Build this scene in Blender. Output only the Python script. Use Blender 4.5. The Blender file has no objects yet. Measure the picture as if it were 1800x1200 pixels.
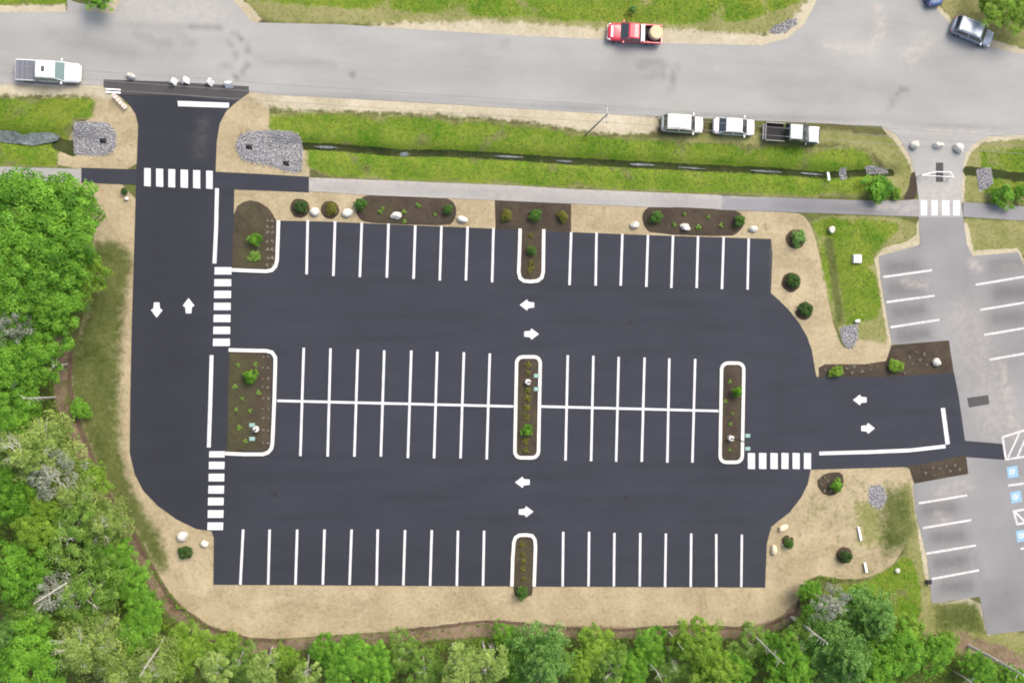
import bpy, math, random
import numpy as np
from mathutils import Vector, Matrix
from mathutils.geometry import delaunay_2d_cdt
random.seed(7); rng = np.random.default_rng(7)
SC = bpy.context.scene; COL = SC.collection
R = math.radians

# ------------------------------------------------------------------ camera
FPX, HGT = 2050.0, 120.0
TH = math.atan(245.0/FPX)
cam = bpy.data.cameras.new('camera'); co = bpy.data.objects.new('camera', cam); COL.objects.link(co)
co.location = (0, 0, HGT); co.rotation_euler = (0, -TH, 0)
cam.sensor_width = 36; cam.lens = 36*FPX/1800.0; cam.clip_end = 9000; cam.clip_start = 1
SC.camera = co

def P(px, py, z=0.0):
    """point of the place at height z that the survey photograph shows at (px, py)"""
    dx, dy = px-900.0, 600.0-py
    ct, st = math.cos(TH), math.sin(TH)
    X, Y, Z = dx*ct+FPX*st, dy, dx*st-FPX*ct
    t = (z-HGT)/Z
    return (X*t, Y*t)
def PP(pts, z=0.0): return [P(x, y, z) for x, y in pts]

# ------------------------------------------------------------------ world
w = bpy.data.worlds.new('World'); SC.world = w; w.use_nodes = True
nt = w.node_tree; bg = nt.nodes['Background']
sky = nt.nodes.new('ShaderNodeTexSky'); sky.sky_type = 'NISHITA'; sky.sun_disc = False
SUN_EL, SUN_AZ = R(58), R(35)       # azimuth clockwise from +Y
sky.sun_elevation = SUN_EL; sky.sun_rotation = SUN_AZ
sky.air_density = 1.0; sky.dust_density = 6.0; sky.ozone_density = 0.6
nt.links.new(sky.outputs[0], bg.inputs[0]); bg.inputs[1].default_value = 0.15
sl = bpy.data.lights.new('sun', 'SUN'); sl.energy = 1.15; sl.angle = R(32); sl.color = (1, .96, .9)
so = bpy.data.objects.new('sun', sl); COL.objects.link(so); so.location = (30, 30, 90)
d = Vector((math.sin(SUN_AZ)*math.cos(SUN_EL), math.cos(SUN_AZ)*math.cos(SUN_EL), math.sin(SUN_EL)))
so.rotation_euler = d.to_track_quat('Z', 'Y').to_euler()
SC.view_settings.view_transform = 'Standard'; SC.view_settings.look = 'None'
SC.view_settings.exposure = 0.80; SC.view_settings.gamma = 1
SC.cycles.filter_width = 1.9
SC.cycles.max_bounces = 6

# ------------------------------------------------------------------ tagging
def tag(o, label=None, cat=None, group=None, kind=None):
    if label: o['label'] = label
    if cat: o['category'] = cat
    if group: o['group'] = group
    if kind: o['kind'] = kind
    return o
def empty(name, loc=(0, 0, 0), rz=0, sc=1):
    o = bpy.data.objects.new(name, None); COL.objects.link(o)
    o.location = loc; o.rotation_euler = (0, 0, rz); o.scale = (sc, sc, sc); o.empty_display_size = .3
    return o
def copy_tree(o, parent=None):
    c = o.copy(); COL.objects.link(c)
    if parent is not None: c.parent = parent
    for ch in list(o.children): copy_tree(ch, c)
    return c
def link_mesh(name, me, mat=None, parent=None):
    o = bpy.data.objects.new(name, me); COL.objects.link(o)
    if mat is not None and len(me.materials) == 0: me.materials.append(mat)
    if parent is not None: o.parent = parent
    return o

# ------------------------------------------------------------------ materials
def ramp(nt, fac, stops):
    r = nt.nodes.new('ShaderNodeValToRGB'); nt.links.new(fac, r.inputs[0])
    e = r.color_ramp.elements
    while len(e) < len(stops): e.new(.5)
    for k, (p, c) in enumerate(stops):
        e[k].position = p; e[k].color = (c[0], c[1], c[2], 1) if hasattr(c, '__len__') else (c, c, c, 1)
    return r.outputs[0]
def noise(nt, vec, scale, detail=4, rough=.55, dist=0):
    n = nt.nodes.new('ShaderNodeTexNoise'); n.inputs['Scale'].default_value = scale
    n.inputs['Detail'].default_value = detail; n.inputs['Roughness'].default_value = rough
    n.inputs['Distortion'].default_value = dist
    nt.links.new(vec, n.inputs['Vector']); return n.outputs['Fac']
def mixc(nt, fac, a, b, mode='MIX'):
    m = nt.nodes.new('ShaderNodeMix'); m.data_type = 'RGBA'; m.blend_type = mode
    for idx, v in ((0, fac), (6, a), (7, b)):
        if isinstance(v, (int, float)): m.inputs[idx].default_value = v
        elif isinstance(v, tuple): m.inputs[idx].default_value = (v[0], v[1], v[2], 1)
        else: nt.links.new(v, m.inputs[idx])
    return m.outputs[2]
def mth(nt, op, a, b=None, c=None, clamp=False):
    m = nt.nodes.new('ShaderNodeMath'); m.operation = op; m.use_clamp = clamp
    for i, v in enumerate((a, b, c)):
        if v is None: continue
        if isinstance(v, (int, float)): m.inputs[i].default_value = v
        else: nt.links.new(v, m.inputs[i])
    return m.outputs[0]
def newmat(name, rough=.9, spec=.3):
    m = bpy.data.materials.new(name); m.use_nodes = True
    nt = m.node_tree; b = nt.nodes['Principled BSDF']
    b.inputs['Roughness'].default_value = rough; b.inputs['Specular IOR Level'].default_value = spec
    return m, nt, b
def objco(nt):
    t = nt.nodes.new('ShaderNodeTexCoord'); return t.outputs['Object']
def bump(nt, b, h, strength=.4, dist=.05):
    n = nt.nodes.new('ShaderNodeBump'); n.inputs['Strength'].default_value = strength
    n.inputs['Distance'].default_value = dist
    nt.links.new(h, n.inputs['Height']); nt.links.new(n.outputs[0], b.inputs['Normal'])
def basic(name, col, rough=.6, spec=.4, metal=0, var=.12, scale=6, bmp=0, coat=0):
    m, nt, b = newmat(name, rough, spec); v = objco(nt)
    f = noise(nt, v, scale, 5)
    c1 = tuple(c*(1-var) for c in col); c2 = tuple(min(1, c*(1+var)) for c in col)
    nt.links.new(ramp(nt, f, [(.3, c1), (.7, c2)]), b.inputs['Base Color'])
    b.inputs['Metallic'].default_value = metal; b.inputs['Coat Weight'].default_value = coat
    if bmp: bump(nt, b, f, bmp)
    return m
def emit_none(): pass
def pave(name, c1, c2, stain_tone=(.1, .1, .1), rough=.85, fine=.12, streak=0, amt=.5):
    m, nt, b = newmat(name, rough, .35); v = objco(nt)
    mp = nt.nodes.new('ShaderNodeMapping'); mp.inputs['Scale'].default_value = (.25, 1, 1); nt.links.new(v, mp.inputs[0])
    big = noise(nt, v, .09, 5, .6, .4); lng = noise(nt, mp.outputs[0], .55, 6, .6)
    mixf = mth(nt, 'ADD', mth(nt, 'MULTIPLY', big, 1-streak), mth(nt, 'MULTIPLY', lng, streak))
    c = ramp(nt, mixf, [(.36, c1), (.64, c2)])
    g = noise(nt, v, 9, 4, .7)
    c = mixc(nt, fine, c, ramp(nt, g, [(.3, .0), (.7, 1.)]), 'OVERLAY')
    at = nt.nodes.new('ShaderNodeAttribute'); at.attribute_name = 'stain_tone'
    br = noise(nt, v, 1.6, 5, .65)
    f = mth(nt, 'MULTIPLY', at.outputs['Fac'], ramp(nt, br, [(.3, .7), (.65, 1.)]))
    c = mixc(nt, mth(nt, 'MULTIPLY', f, amt, clamp=True), c, stain_tone)
    at2 = nt.nodes.new('ShaderNodeAttribute'); at2.attribute_name = 'dust'
    c = mixc(nt, mth(nt, 'MULTIPLY', mth(nt, 'MULTIPLY', at2.outputs['Fac'], ramp(nt, br, [(.35, 0.), (.6, 1.)])), .6, clamp=True), c, (.42, .38, .32))
    nt.links.new(c, b.inputs['Base Color']); bump(nt, b, g, .25, .01)
    return m
M = {}
M['new_asphalt'] = pave('fresh asphalt', (.0175, .0200, .0285), (.0240, .0278, .0375), (.0085, .0095, .0135), .8, .10, .6, .75)
M['road'] = pave('worn road asphalt', (.232, .236, .228), (.283, .287, .276), (.085, .088, .088), .92, .12, .45, .8)
M['old_lot'] = pave('old grey asphalt', (.165, .167, .168), (.220, .221, .219), (.070, .070, .072), .92, .16, .2, .85)
M['path'] = pave('path asphalt', (.225, .224, .218), (.295, .290, .275), (.15, .15, .155), .92, .16, .3, .6)
M['path_dark'] = pave('bluish path asphalt', (.165, .168, .176), (.215, .216, .222), (.1, .1, .1), .92, .16, .3, .6)
M['patch'] = pave('tar patch', (.045, .043, .045), (.065, .062, .062), (.03, .03, .03), .9, .2, .3, .6)
m, nt, b = newmat('white road paint', .75, .3); v = objco(nt)
wn = noise(nt, v, 5, 6, .8); wn2 = noise(nt, v, .7, 3)
nt.links.new(mixc(nt, ramp(nt, mth(nt, 'ADD', mth(nt, 'MULTIPLY', wn, .7), mth(nt, 'MULTIPLY', wn2, .3)), [(.30, .5), (.46, .0)]), ramp(nt, wn2, [(.3, (.47, .475, .50)), (.7, (.56, .56, .58))]), (.12, .125, .14)), b.inputs['Base Color'])
M['paint'] = m
M['paint_old'] = basic('worn white paint', (.46, .45, .44), .8, .3, var=.2, scale=3)
M['patch_dark'] = basic('cast iron', (.016, .017, .021), .8, .3)
M['kerb'] = basic('pale concrete', (.56, .545, .50), .85, .3, var=.08, scale=3)
M['blue_paint'] = basic('blue paint', (.20, .34, .45), .8, .3, var=.1)

# mulch
m, nt, b = newmat('bark mulch', .95, .15); v = objco(nt)
f1 = noise(nt, v, .5, 5, .6); f2 = noise(nt, v, 7, 5, .75)
c = ramp(nt, f1, [(.35, (.043, .033, .026)), (.65, (.062, .050, .034))])
at = nt.nodes.new('ShaderNodeAttribute'); at.attribute_name = 'weeds'
c = mixc(nt, mth(nt, 'MULTIPLY', at.outputs['Fac'], ramp(nt, noise(nt, v, 1.8, 4, .7), [(.35, 0.), (.65, 1.)])), c, (.062, .066, .025))
c = mixc(nt, .6, c, ramp(nt, f2, [(.25, .1), (.75, .9)]), 'OVERLAY')
nt.links.new(c, b.inputs['Base Color']); bump(nt, b, f2, .8, .06); M['mulch'] = m

# ground cover: one material, cover classes read from masks
CLS = ['straw', 'dry', 'grass', 'pale', 'olive', 'brown', 'rut', 'dark', 'gravel']
CC = {'floor': ((.080, .068, .036), (.095, .125, .028)),
      'straw': ((.235, .193, .115), (.370, .315, .205)),
      'grass': ((.050, .130, .006), (.165, .205, .028)),
      'rut':   ((.075, .050, .034), (.120, .085, .060)),
      'dry':   ((.130, .150, .040), (.240, .225, .105)),
      'pale':  ((.300, .265, .175), (.420, .385, .290)),
      'olive': ((.045, .064, .013), (.105, .118, .038)),
      'brown': ((.120, .085, .055), (.230, .170, .120)),
      'dark':  ((.016, .026, .007), (.042, .050, .017)),
      'gravel': ((.160, .160, .165), (.270, .268, .275))}
m, nt, b = newmat('ground cover', .95, .12); v = objco(nt)
nA = noise(nt, v, .28, 6, .65, .5); nB = noise(nt, v, 2.6, 5, .7); nC = noise(nt, v, 11, 3, .7)
edge = noise(nt, v, 1.1, 6, .75)
var = mth(nt, 'ADD', mth(nt, 'MULTIPLY', nA, .55), mth(nt, 'MULTIPLY', nB, .45))
c = ramp(nt, var, [(.4, CC['floor'][0]), (.6, CC['floor'][1])])
for k, nm in enumerate(CLS):
    at = nt.nodes.new('ShaderNodeAttribute'); at.attribute_name = 'm_'+nm
    amp = {'straw': .25, 'gravel': .3}.get(nm, .9)
    s = mth(nt, 'ADD', at.outputs['Fac'], mth(nt, 'MULTIPLY', mth(nt, 'SUBTRACT', edge, .5), amp*1.6))
    s = mth(nt, 'MULTIPLY', mth(nt, 'SUBTRACT', s, .36 if nm != 'olive' else .24), {'olive': 1.5, 'dry': 2.4}.get(nm, 3.6), clamp=True)
    c = mixc(nt, s, c, ramp(nt, var, [(.38, CC[nm][0]), (.62, CC[nm][1])]))
c = mixc(nt, .20, c, ramp(nt, nC, [(.25, .1), (.75, .9)]), 'OVERLAY')
nt.links.new(c, b.inputs['Base Color']); bump(nt, b, nB, .35, .10); M['ground'] = m

def leafmat(name, dark, light, trans=.35, hue=.15):
    m = bpy.data.materials.new(name); m.use_nodes = True; nt = m.node_tree
    b = nt.nodes['Principled BSDF']; b.inputs['Roughness'].default_value = .6; b.inputs['Specular IOR Level'].default_value = .25
    at = nt.nodes.new('ShaderNodeAttribute'); at.attribute_name = 'tint'
    oi = nt.nodes.new('ShaderNodeObjectInfo')
    f = mth(nt, 'ADD', at.outputs['Fac'], mth(nt, 'MULTIPLY', mth(nt, 'SUBTRACT', oi.outputs['Random'], .5), hue), clamp=True)
    c = ramp(nt, f, [(.05, dark), (.95, light)])
    nt.links.new(c, b.inputs['Base Color'])
    t = nt.nodes.new('ShaderNodeBsdfTranslucent'); nt.links.new(c, t.inputs[0])
    mx = nt.nodes.new('ShaderNodeMixShader'); mx.inputs[0].default_value = trans
    nt.links.new(b.outputs[0], mx.inputs[1]); nt.links.new(t.outputs[0], mx.inputs[2])
    nt.links.new(mx.outputs[0], nt.nodes['Material Output'].inputs[0])
    return m
M['leaf_bright'] = leafmat('bright leaves', (.052, .165, .010), (.215, .450, .042))
M['leaf_yellow'] = leafmat('yellow green leaves', (.088, .190, .012), (.270, .440, .050))
M['leaf_pale'] = leafmat('pale needles', (.115, .205, .030), (.350, .460, .120))
M['leaf_blue'] = leafmat('blue green needles', (.060, .170, .025), (.235, .430, .105))
M['leaf_olive'] = leafmat('olive leaves', (.075, .170, .016), (.240, .400, .070))
M['leaf_under'] = leafmat('undergrowth leaves', (.070, .140, .012), (.190, .350, .030))
M['leaf_grey'] = leafmat('grey twigs', (.180, .200, .150), (.380, .410, .330))
M['leaf_dark'] = leafmat('dark shrub leaves', (.025, .070, .012), (.085, .165, .035))
M['leaf_gold'] = leafmat('gold shrub leaves', (.090, .100, .012), (.230, .230, .040))
M['leaf_mid'] = leafmat('green shrub leaves', (.035, .105, .015), (.120, .250, .040))
M['leaf_lilac'] = leafmat('pale perennial leaves', (.20, .20, .14), (.42, .40, .32))
M['grass'] = leafmat('grass blades', (.052, .125, .010), (.215, .240, .060), .2)
M['stone'] = leafmat('grey crushed stone', (.165, .165, .172), (.37, .37, .38), .0, .0)
M['bark'] = basic('grey bark', (.16, .13, .10), .9, .2, var=.3, scale=5)
M['birch'] = basic('pale bark', (.48, .46, .40), .85, .2, var=.25, scale=4)
M['boulder'] = basic('pale granite', (.56, .54, .48), .85, .3, var=.18, scale=2, bmp=.4)
M['boulder_tan'] = basic('tan granite', (.60, .50, .36), .85, .3, var=.18, scale=2, bmp=.4)
M['white_plastic'] = basic('white plastic', (.8, .8, .79), .5, .4, var=.04)
M['metal'] = basic('galvanised metal', (.42, .44, .43), .45, .5, .6, var=.08)
M['lamp_metal'] = basic('pale teal lamp housing', (.20, .33, .29), .5, .4, .0, var=.06)
M['bronze'] = basic('dark pole metal', (.05, .055, .05), .5, .5, .3)
M['black'] = basic('black rubber', (.018, .018, .019), .8, .3)
M['orange'] = basic('orange stripe', (.65, .16, .06), .6, .3)
M['wire'] = basic('weathered wire', (.22, .21, .21), .6, .3)
M['wood'] = basic('weathered pole wood', (.40, .38, .34), .9, .2, var=.3)
M['glass'] = basic('tinted window glass', (.035, .045, .048), .08, .6, var=.05, coat=.5)
M['glass_green'] = basic('green window glass', (.13, .20, .18), .1, .6, var=.05, coat=.4)
M['chrome'] = basic('bright metal', (.6, .6, .6), .25, .5, 1, var=.03)
M['lamp_clear'] = basic('clear lens', (.75, .76, .78), .2, .5, var=.03)
M['lamp_red'] = basic('red lens', (.45, .02, .02), .25, .5, var=.03)
M['bale'] = basic('round tan load', (.56, .43, .27), .95, .2, var=.12, scale=7, bmp=.5)
m, nt, b = newmat('stream water', .5, .25); v = objco(nt)
nt.links.new(ramp(nt, noise(nt, v, 1.6, 6, .75, 1), [(.38, (.05, .065, .06)), (.52, (.10, .12, .12)), (.70, (.22, .25, .27))]), b.inputs['Base Color'])
bump(nt, b, noise(nt, v, 5, 3), .3, .03); M['water'] = m
def paintmat(name, col, rough=.35, metal=0.0):
    return basic(name, col, rough, .5, metal, var=.02, coat=.6)
M['car_white'] = paintmat('white car paint', (.66, .67, .67)); M['car_cream'] = paintmat('off white car paint', (.60, .61, .57))
M['car_red'] = paintmat('red car paint', (.50, .03, .055)); M['car_black'] = paintmat('black car paint', (.035, .036, .038), .3)
M['car_sky_sheen'] = paintmat('painted sky sheen', (.42, .46, .44), .45, .1); M['car_blue'] = paintmat('blue grey car paint', (.30, .35, .42), .35, .3)  # pale grey here paints in the sky reflected on the dark pickup
M['car_navy'] = paintmat('navy car paint', (.03, .08, .20)); M['trim'] = basic('grey bed cover', (.13, .14, .165), .6, .3, var=.05)

# ------------------------------------------------------------------ numpy mesh helpers
def mesh_np(name, V, F, mat=None, parent=None, smooth=False, attrs=None):
    """V (n,3), F (m,k) equal sized faces"""
    V = np.asarray(V, dtype=np.float32); F = np.asarray(F, dtype=np.int32)
    me = bpy.data.meshes.new(name); k = F.shape[1]
    me.vertices.add(len(V)); me.vertices.foreach_set('co', V.ravel())
    me.loops.add(F.size); me.loops.foreach_set('vertex_index', F.ravel())
    me.polygons.add(len(F)); me.polygons.foreach_set('loop_start', np.arange(0, F.size, k, dtype=np.int32))
    me.polygons.foreach_set('loop_total', np.full(len(F), k, dtype=np.int32))
    if smooth: me.polygons.foreach_set('use_smooth', np.ones(len(F), dtype=bool))
    me.update(calc_edges=True)
    for an, av in (attrs or {}).items():
        a = me.attributes.new(an, 'FLOAT', 'POINT'); a.data.foreach_set('value', np.asarray(av, dtype=np.float32))
    return link_mesh(name, me, mat, parent)

class MB:
    def __init__(s): s.v = []; s.f = []
    def add(s, V, F):
        o = len(s.v); s.v += [tuple(p) for p in V]; s.f += [tuple(i+o for i in f) for f in F]; return s
    def box(s, c, d, rz=0, tap=1.0):
        x, y, z = d[0]/2, d[1]/2, d[2]/2
        V = [(-x, -y, -z), (x, -y, -z), (x, y, -z), (-x, y, -z), (-x*tap, -y*tap, z), (x*tap, -y*tap, z), (x*tap, y*tap, z), (-x*tap, y*tap, z)]
        cr, sr = math.cos(rz), math.sin(rz)
        V = [(a*cr-b_*sr+c[0], a*sr+b_*cr+c[1], e+c[2]) for a, b_, e in V]
        return s.add(V, [(3, 2, 1, 0), (4, 5, 6, 7), (0, 1, 5, 4), (1, 2, 6, 5), (2, 3, 7, 6), (3, 0, 4, 7)])
    def tube(s, pts, rad, n=8):
        pts = [Vector(p) for p in pts]; rad = rad if hasattr(rad, '__len__') else [rad]*len(pts)
        V = []; F = []
        for i, p in enumerate(pts):
            t = (pts[min(i+1, len(pts)-1)]-pts[max(i-1, 0)]).normalized()
            a = t.orthogonal().normalized() if abs(t.z) > .95 or True else None
            ref = Vector((0, 0, 1)) if abs(t.z) < .9 else Vector((1, 0, 0))
            a = t.cross(ref).normalized(); b_ = t.cross(a)
            for k in range(n):
                q = 2*math.pi*k/n; V.append(p+(a*math.cos(q)+b_*math.sin(q))*rad[i])
        for i in range(len(pts)-1):
            for k in range(n):
                F.append((i*n+k, i*n+(k+1) % n, (i+1)*n+(k+1) % n, (i+1)*n+k))
        F.append(tuple(range(n))[::-1]); F.append(tuple(range((len(pts)-1)*n, len(pts)*n)))
        return s.add(V, F)
    def build(s, name, mat, parent=None, smooth=False, bevel=0, sub=0):
        me = bpy.data.meshes.new(name); me.from_pydata(s.v, [], s.f)
        if smooth: me.polygons.foreach_set('use_smooth', [True]*len(me.polygons))
        o = link_mesh(name, me, mat, parent)
        if bevel:
            md = o.modifiers.new('b', 'BEVEL'); md.width = bevel; md.segments = 2; md.limit_method = 'ANGLE'
        if sub:
            md = o.modifiers.new('s', 'SUBSURF'); md.levels = sub; md.render_levels = sub
        return o

def chaikin(p, n=1, closed=True):
    for _ in range(n):
        q = []
        L = len(p)
        rngi = range(L) if closed else range(L-1)
        if not closed: q.append(p[0])
        for i in rngi:
            a, b_ = p[i], p[(i+1) % L]
            q.append((a[0]*.75+b_[0]*.25, a[1]*.75+b_[1]*.25)); q.append((a[0]*.25+b_[0]*.75, a[1]*.25+b_[1]*.75))
        if not closed: q.append(p[-1])
        p = q
    return p
def inside(X, Y, poly):
    res = np.zeros(X.shape, bool); n = len(poly)
    for i in range(n):
        x1, y1 = poly[i]; x2, y2 = poly[(i+1) % n]
        if y1 == y2: continue
        c = ((y1 > Y) != (y2 > Y)) & (X < (x2-x1)*(Y-y1)/(y2-y1)+x1); res ^= c
    return res
def dist_line(X, Y, pts, closed=False):
    D = np.full(X.shape, 1e9); n = len(pts)
    for i in range(n if closed else n-1):
        x1, y1 = pts[i]; x2, y2 = pts[(i+1) % n]
        dx, dy = x2-x1, y2-y1; L = dx*dx+dy*dy+1e-12
        t = np.clip(((X-x1)*dx+(Y-y1)*dy)/L, 0, 1)
        D = np.minimum(D, np.hypot(X-x1-t*dx, Y-y1-t*dy))
    return D
def sdist(X, Y, poly):
    d_ = dist_line(X, Y, poly, True); return np.where(inside(X, Y, poly), d_, -d_)
def sstep(x, a, b_):
    t = np.clip((x-a)/(b_-a), 0, 1); return t*t*(3-2*t)

def sheet(name, poly, z, mat, parent=None, spacing=0, attr=None, kind='structure', wob=0):
    """flat surface with outline poly (metres)"""
    pts = [Vector(p) for p in poly]; n0 = len(pts)
    if spacing:
        xs = [p.x for p in pts]; ys = [p.y for p in pts]
        gx = np.arange(min(xs), max(xs), spacing); gy = np.arange(min(ys), max(ys), spacing)
        GX, GY = np.meshgrid(gx, gy); GX = GX.ravel()+rng.uniform(-.1, .1, GX.size)*spacing; GY = GY.ravel()+rng.uniform(-.1, .1, GY.size)*spacing
        k = sdist(GX, GY, poly) > spacing*.4
        pts += [Vector((a, b_)) for a, b_ in zip(GX[k], GY[k])]
    r = delaunay_2d_cdt(pts, [], [list(range(n0))], 1, 1e-5)
    vs = np.array([(p.x, p.y, z) for p in r[0]]); F = np.array([f[::-1] if False else f for f in r[2]], dtype=np.int32)
    a_, b2, c_ = vs[F[:, 0]], vs[F[:, 1]], vs[F[:, 2]]
    cr = (b2[:, 0]-a_[:, 0])*(c_[:, 1]-a_[:, 1])-(b2[:, 1]-a_[:, 1])*(c_[:, 0]-a_[:, 0])
    F[cr < 0] = F[cr < 0][:, ::-1]
    at = {}
    if attr: at = attr(vs[:, 0], vs[:, 1])
    if wob:
        sd = sdist(vs[:, 0], vs[:, 1], poly)
        vs[:, 2] += np.where(sd < .02, -.02, wob*sstep(sd, 0, .5)*(.6+.4*np.sin(vs[:, 0]*3.1)*np.cos(vs[:, 1]*2.7))+rng.uniform(-.02, .02, len(vs)))
    o = mesh_np(name, vs, F, mat, parent, attrs=at, smooth=bool(wob))
    if kind and parent is None: tag(o, kind=kind)
    return o

# ------------------------------------------------------------------ outlines of the place (traced on the survey photo, pixels -> metres)
LOT = [(182, 140), (300, 144), (437, 152), (438, 163), (415, 180), (398, 195), (386, 218), (381, 250), (379, 303), (378, 331), (412, 333), (411, 375), (420, 395), (487, 388), (560, 389),
       (700, 395), (870, 402), (1000, 408), (1130, 413), (1355, 420), (1358, 445), (1355, 515), (1370, 528), (1387, 545), (1405, 568), (1418, 590), (1427, 615), (1435, 662), (1560, 662),
       (1677, 655), (1685, 695), (1700, 800), (1597, 820), (1425, 825), (1420, 850), (1408, 874), (1388, 900), (1356, 925), (1348, 955), (1345, 1032), (900, 1030), (375, 1027), (376, 945), (372, 933),
       (345, 929), (310, 912), (278, 889), (252, 862), (237, 833), (228, 795), (229, 700), (232, 560), (237, 400), (240, 297), (243, 220), (238, 200), (225, 181), (205, 165), (182, 152)]
ROAD = [(-120, 22), (-60, 22), (118, 21), (152, 20), (198, 24), (213, 0), (215, -90), (408, -90), (410, 0), (440, 36), (447, 40), (600, 43), (700, 50), (900, 62), (1070, 70), (1165, 76), (1340, 80), (1385, 67), (1415, 42),
        (1437, 0), (1440, -90), (1625, -90), (1636, 5), (1645, 15), (1672, 45), (1700, 68), (1760, 88), (1800, 95), (1900, 100), (1960, 104), (1960, 244), (1800, 237), (1740, 239), (1712, 252), (1698, 270), (1692, 300), (1690, 354),
        (1693, 382), (1615, 382), (1615, 352), (1610, 310), (1600, 275), (1578, 238), (1550, 222), (1350, 213), (1160, 205), (900, 190), (700, 178), (470, 166), (438, 160), (300, 158), (182, 150), (0, 148), (-120, 147)]
OLDLOT = [(1615, 382), (1693, 382), (1700, 430), (1710, 450), (1790, 443), (1803, 472), (1900, 700), (1960, 1090), (1735, 1115), (1722, 1048), (1638, 1060), (1630, 980), (1610, 900), (1605, 850), (1702, 832), (1697, 790), (1668, 598),
          (1568, 606), (1560, 560), (1548, 490), (1545, 450), (1618, 430)]
PATH_W = [(-120, 290), (0, 293), (143, 297), (143, 320), (0, 318), (-120, 316)]
PATH_M = [(543, 312), (700, 318), (900, 326), (1000, 332), (1268, 343), (1268, 369), (1230, 368), (1005, 358), (870, 352), (650, 343), (543, 336)]
PATH_E = [(1268, 344), (1420, 349), (1540, 353), (1590, 352), (1615, 350), (1615, 381), (1420, 374), (1268, 369)]
PATH_EE = [(1693, 355), (1800, 363), (1960, 372), (1960, 396), (1800, 388), (1693, 381)]
PATH_NEW_W = [(143, 295), (241, 298), (239, 325), (143, 321)]
PATH_NEW_E = [(379, 302), (460, 306), (543, 311), (543, 338), (412, 333), (378, 331)]
WALK_N = [(118, -90), (150, -90), (152, 20), (118, 21)]

G = {k: [] for k in CLS}; LN = {k: [] for k in CLS}     # areas and strokes of ground cover: (poly, feather metres)
G['straw'] += [([(120, 300), (240, 325), (300, 500), (350, 330), (545, 335), (870, 350), (1230, 366), (1400, 372), (1420, 385), (1432, 410), (1442, 450), (1455, 500), (1462, 550), (1472, 590), (1482, 612), (1500, 612),
                (1512, 566), (1560, 560), (1570, 605), (1560, 640), (1450, 700), (1500, 800), (1600, 818), (1608, 850), (1614, 900), (1580, 985), (1545, 1010), (1500, 1020), (1420, 1008), (1408, 1055), (1370, 1088), (1310, 1103), (1240, 1097), (1100, 1106), (1050, 1100), (1000, 1102),
                (960, 1100), (880, 1092), (760, 1106), (640, 1112), (560, 1118), (430, 1125), (370, 1104), (310, 1058), (272, 1000), (245, 940), (200, 880), (172, 820), (150, 760), (128, 700), (124, 640), (140, 580), (155, 520), (150, 440), (140, 380)], .35),
               ([(162, 165), (185, 158), (215, 180), (260, 200), (260, 300), (100, 296), (98, 270), (125, 225), (165, 205)], .3),
               ([(370, 200), (400, 180), (440, 158), (472, 164), (474, 232), (540, 240), (545, 312), (370, 304)], .3)]
G['pale'] += [([(-150, 4), (-60, 10), (116, 8), (118, 24), (-150, 26)], .5), ([(150, 2), (195, -6), (216, -30), (216, 30), (150, 24)], .4), ([(405, -90), (428, -90), (428, 0), (462, 34), (447, 46), (430, 40), (400, 0)], .4),
              ([(650, 40), (900, 38), (1070, 52), (1170, 50), (1340, 62), (1380, 52), (1412, 10), (1442, -40), (1442, 40), (1340, 95), (900, 75), (650, 55)], 1.1), ([(-120, 140), (240, 140), (215, 180), (165, 168), (-120, 170)], 1.1),
              ([(440, 155), (700, 170), (900, 182), (1160, 198), (1160, 232), (1080, 238), (1000, 226), (900, 208), (700, 198), (474, 192), (440, 170)], 1.1),
              ([(1545, 215), (1570, 228), (1592, 250), (1606, 285), (1616, 310), (1612, 345), (1606, 320), (1600, 290), (1580, 256), (1556, 232)], .25), ([(1620, 0), (1640, 0), (1680, 40), (1720, 62), (1810, 90), (1810, 100), (1700, 80), (1650, 40)], .4),
              ([(1686, 250), (1720, 236), (1960, 236), (1960, 246), (1740, 244), (1704, 268), (1697, 300), (1697, 355), (1685, 355)], .35), ([(1535, 440), (1612, 420), (1612, 385), (1622, 385), (1622, 436), (1550, 456), (1556, 500), (1568, 570), (1575, 610), (1560, 600), (1545, 500)], .2),
              ([(1692, 395), (1700, 390), (1712, 440), (1790, 436), (1812, 480), (1700, 460)], .25), ([(1600, 850), (1608, 845), (1640, 1040), (1650, 1062), (1720, 1046), (1745, 1112), (1736, 1122), (1716, 1056), (1634, 1066)], .25)]
G['dry'] += [([(405, -90), (1432, -90), (1425, 0), (1385, 50), (1330, 62), (1170, 60), (900, 55), (740, 42), (600, 44), (450, 38), (428, 0)], .8),
             ([(1650, -90), (1960, -90), (1960, 96), (1800, 86), (1760, 80), (1700, 58), (1672, 35), (1645, 0)], .5),
             ([(1150, 236), (1560, 224), (1600, 280), (1612, 345), (1560, 350), (1560, 280), (1480, 250), (1400, 258), (1150, 252)], .8), ([(1695, 262), (1740, 240), (1960, 242), (1960, 366), (1692, 356)], .8),
             ([(1425, 376), (1620, 382), (1618, 432), (1545, 452), (1568, 606), (1530, 600), (1480, 590), (1460, 545), (1440, 420)], .5),
             ([(1693, 384), (1960, 392), (1960, 446), (1708, 450)], .5), ([(1580, 850), (1608, 846), (1640, 1060), (1720, 1050), (1738, 1116), (1960, 1092), (1960, 1200), (1700, 1150), (1620, 1140), (1600, 1000), (1585, 950)], .9),
             ([(1500, 880), (1545, 870), (1560, 960), (1510, 960)], 1.8)]
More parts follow.
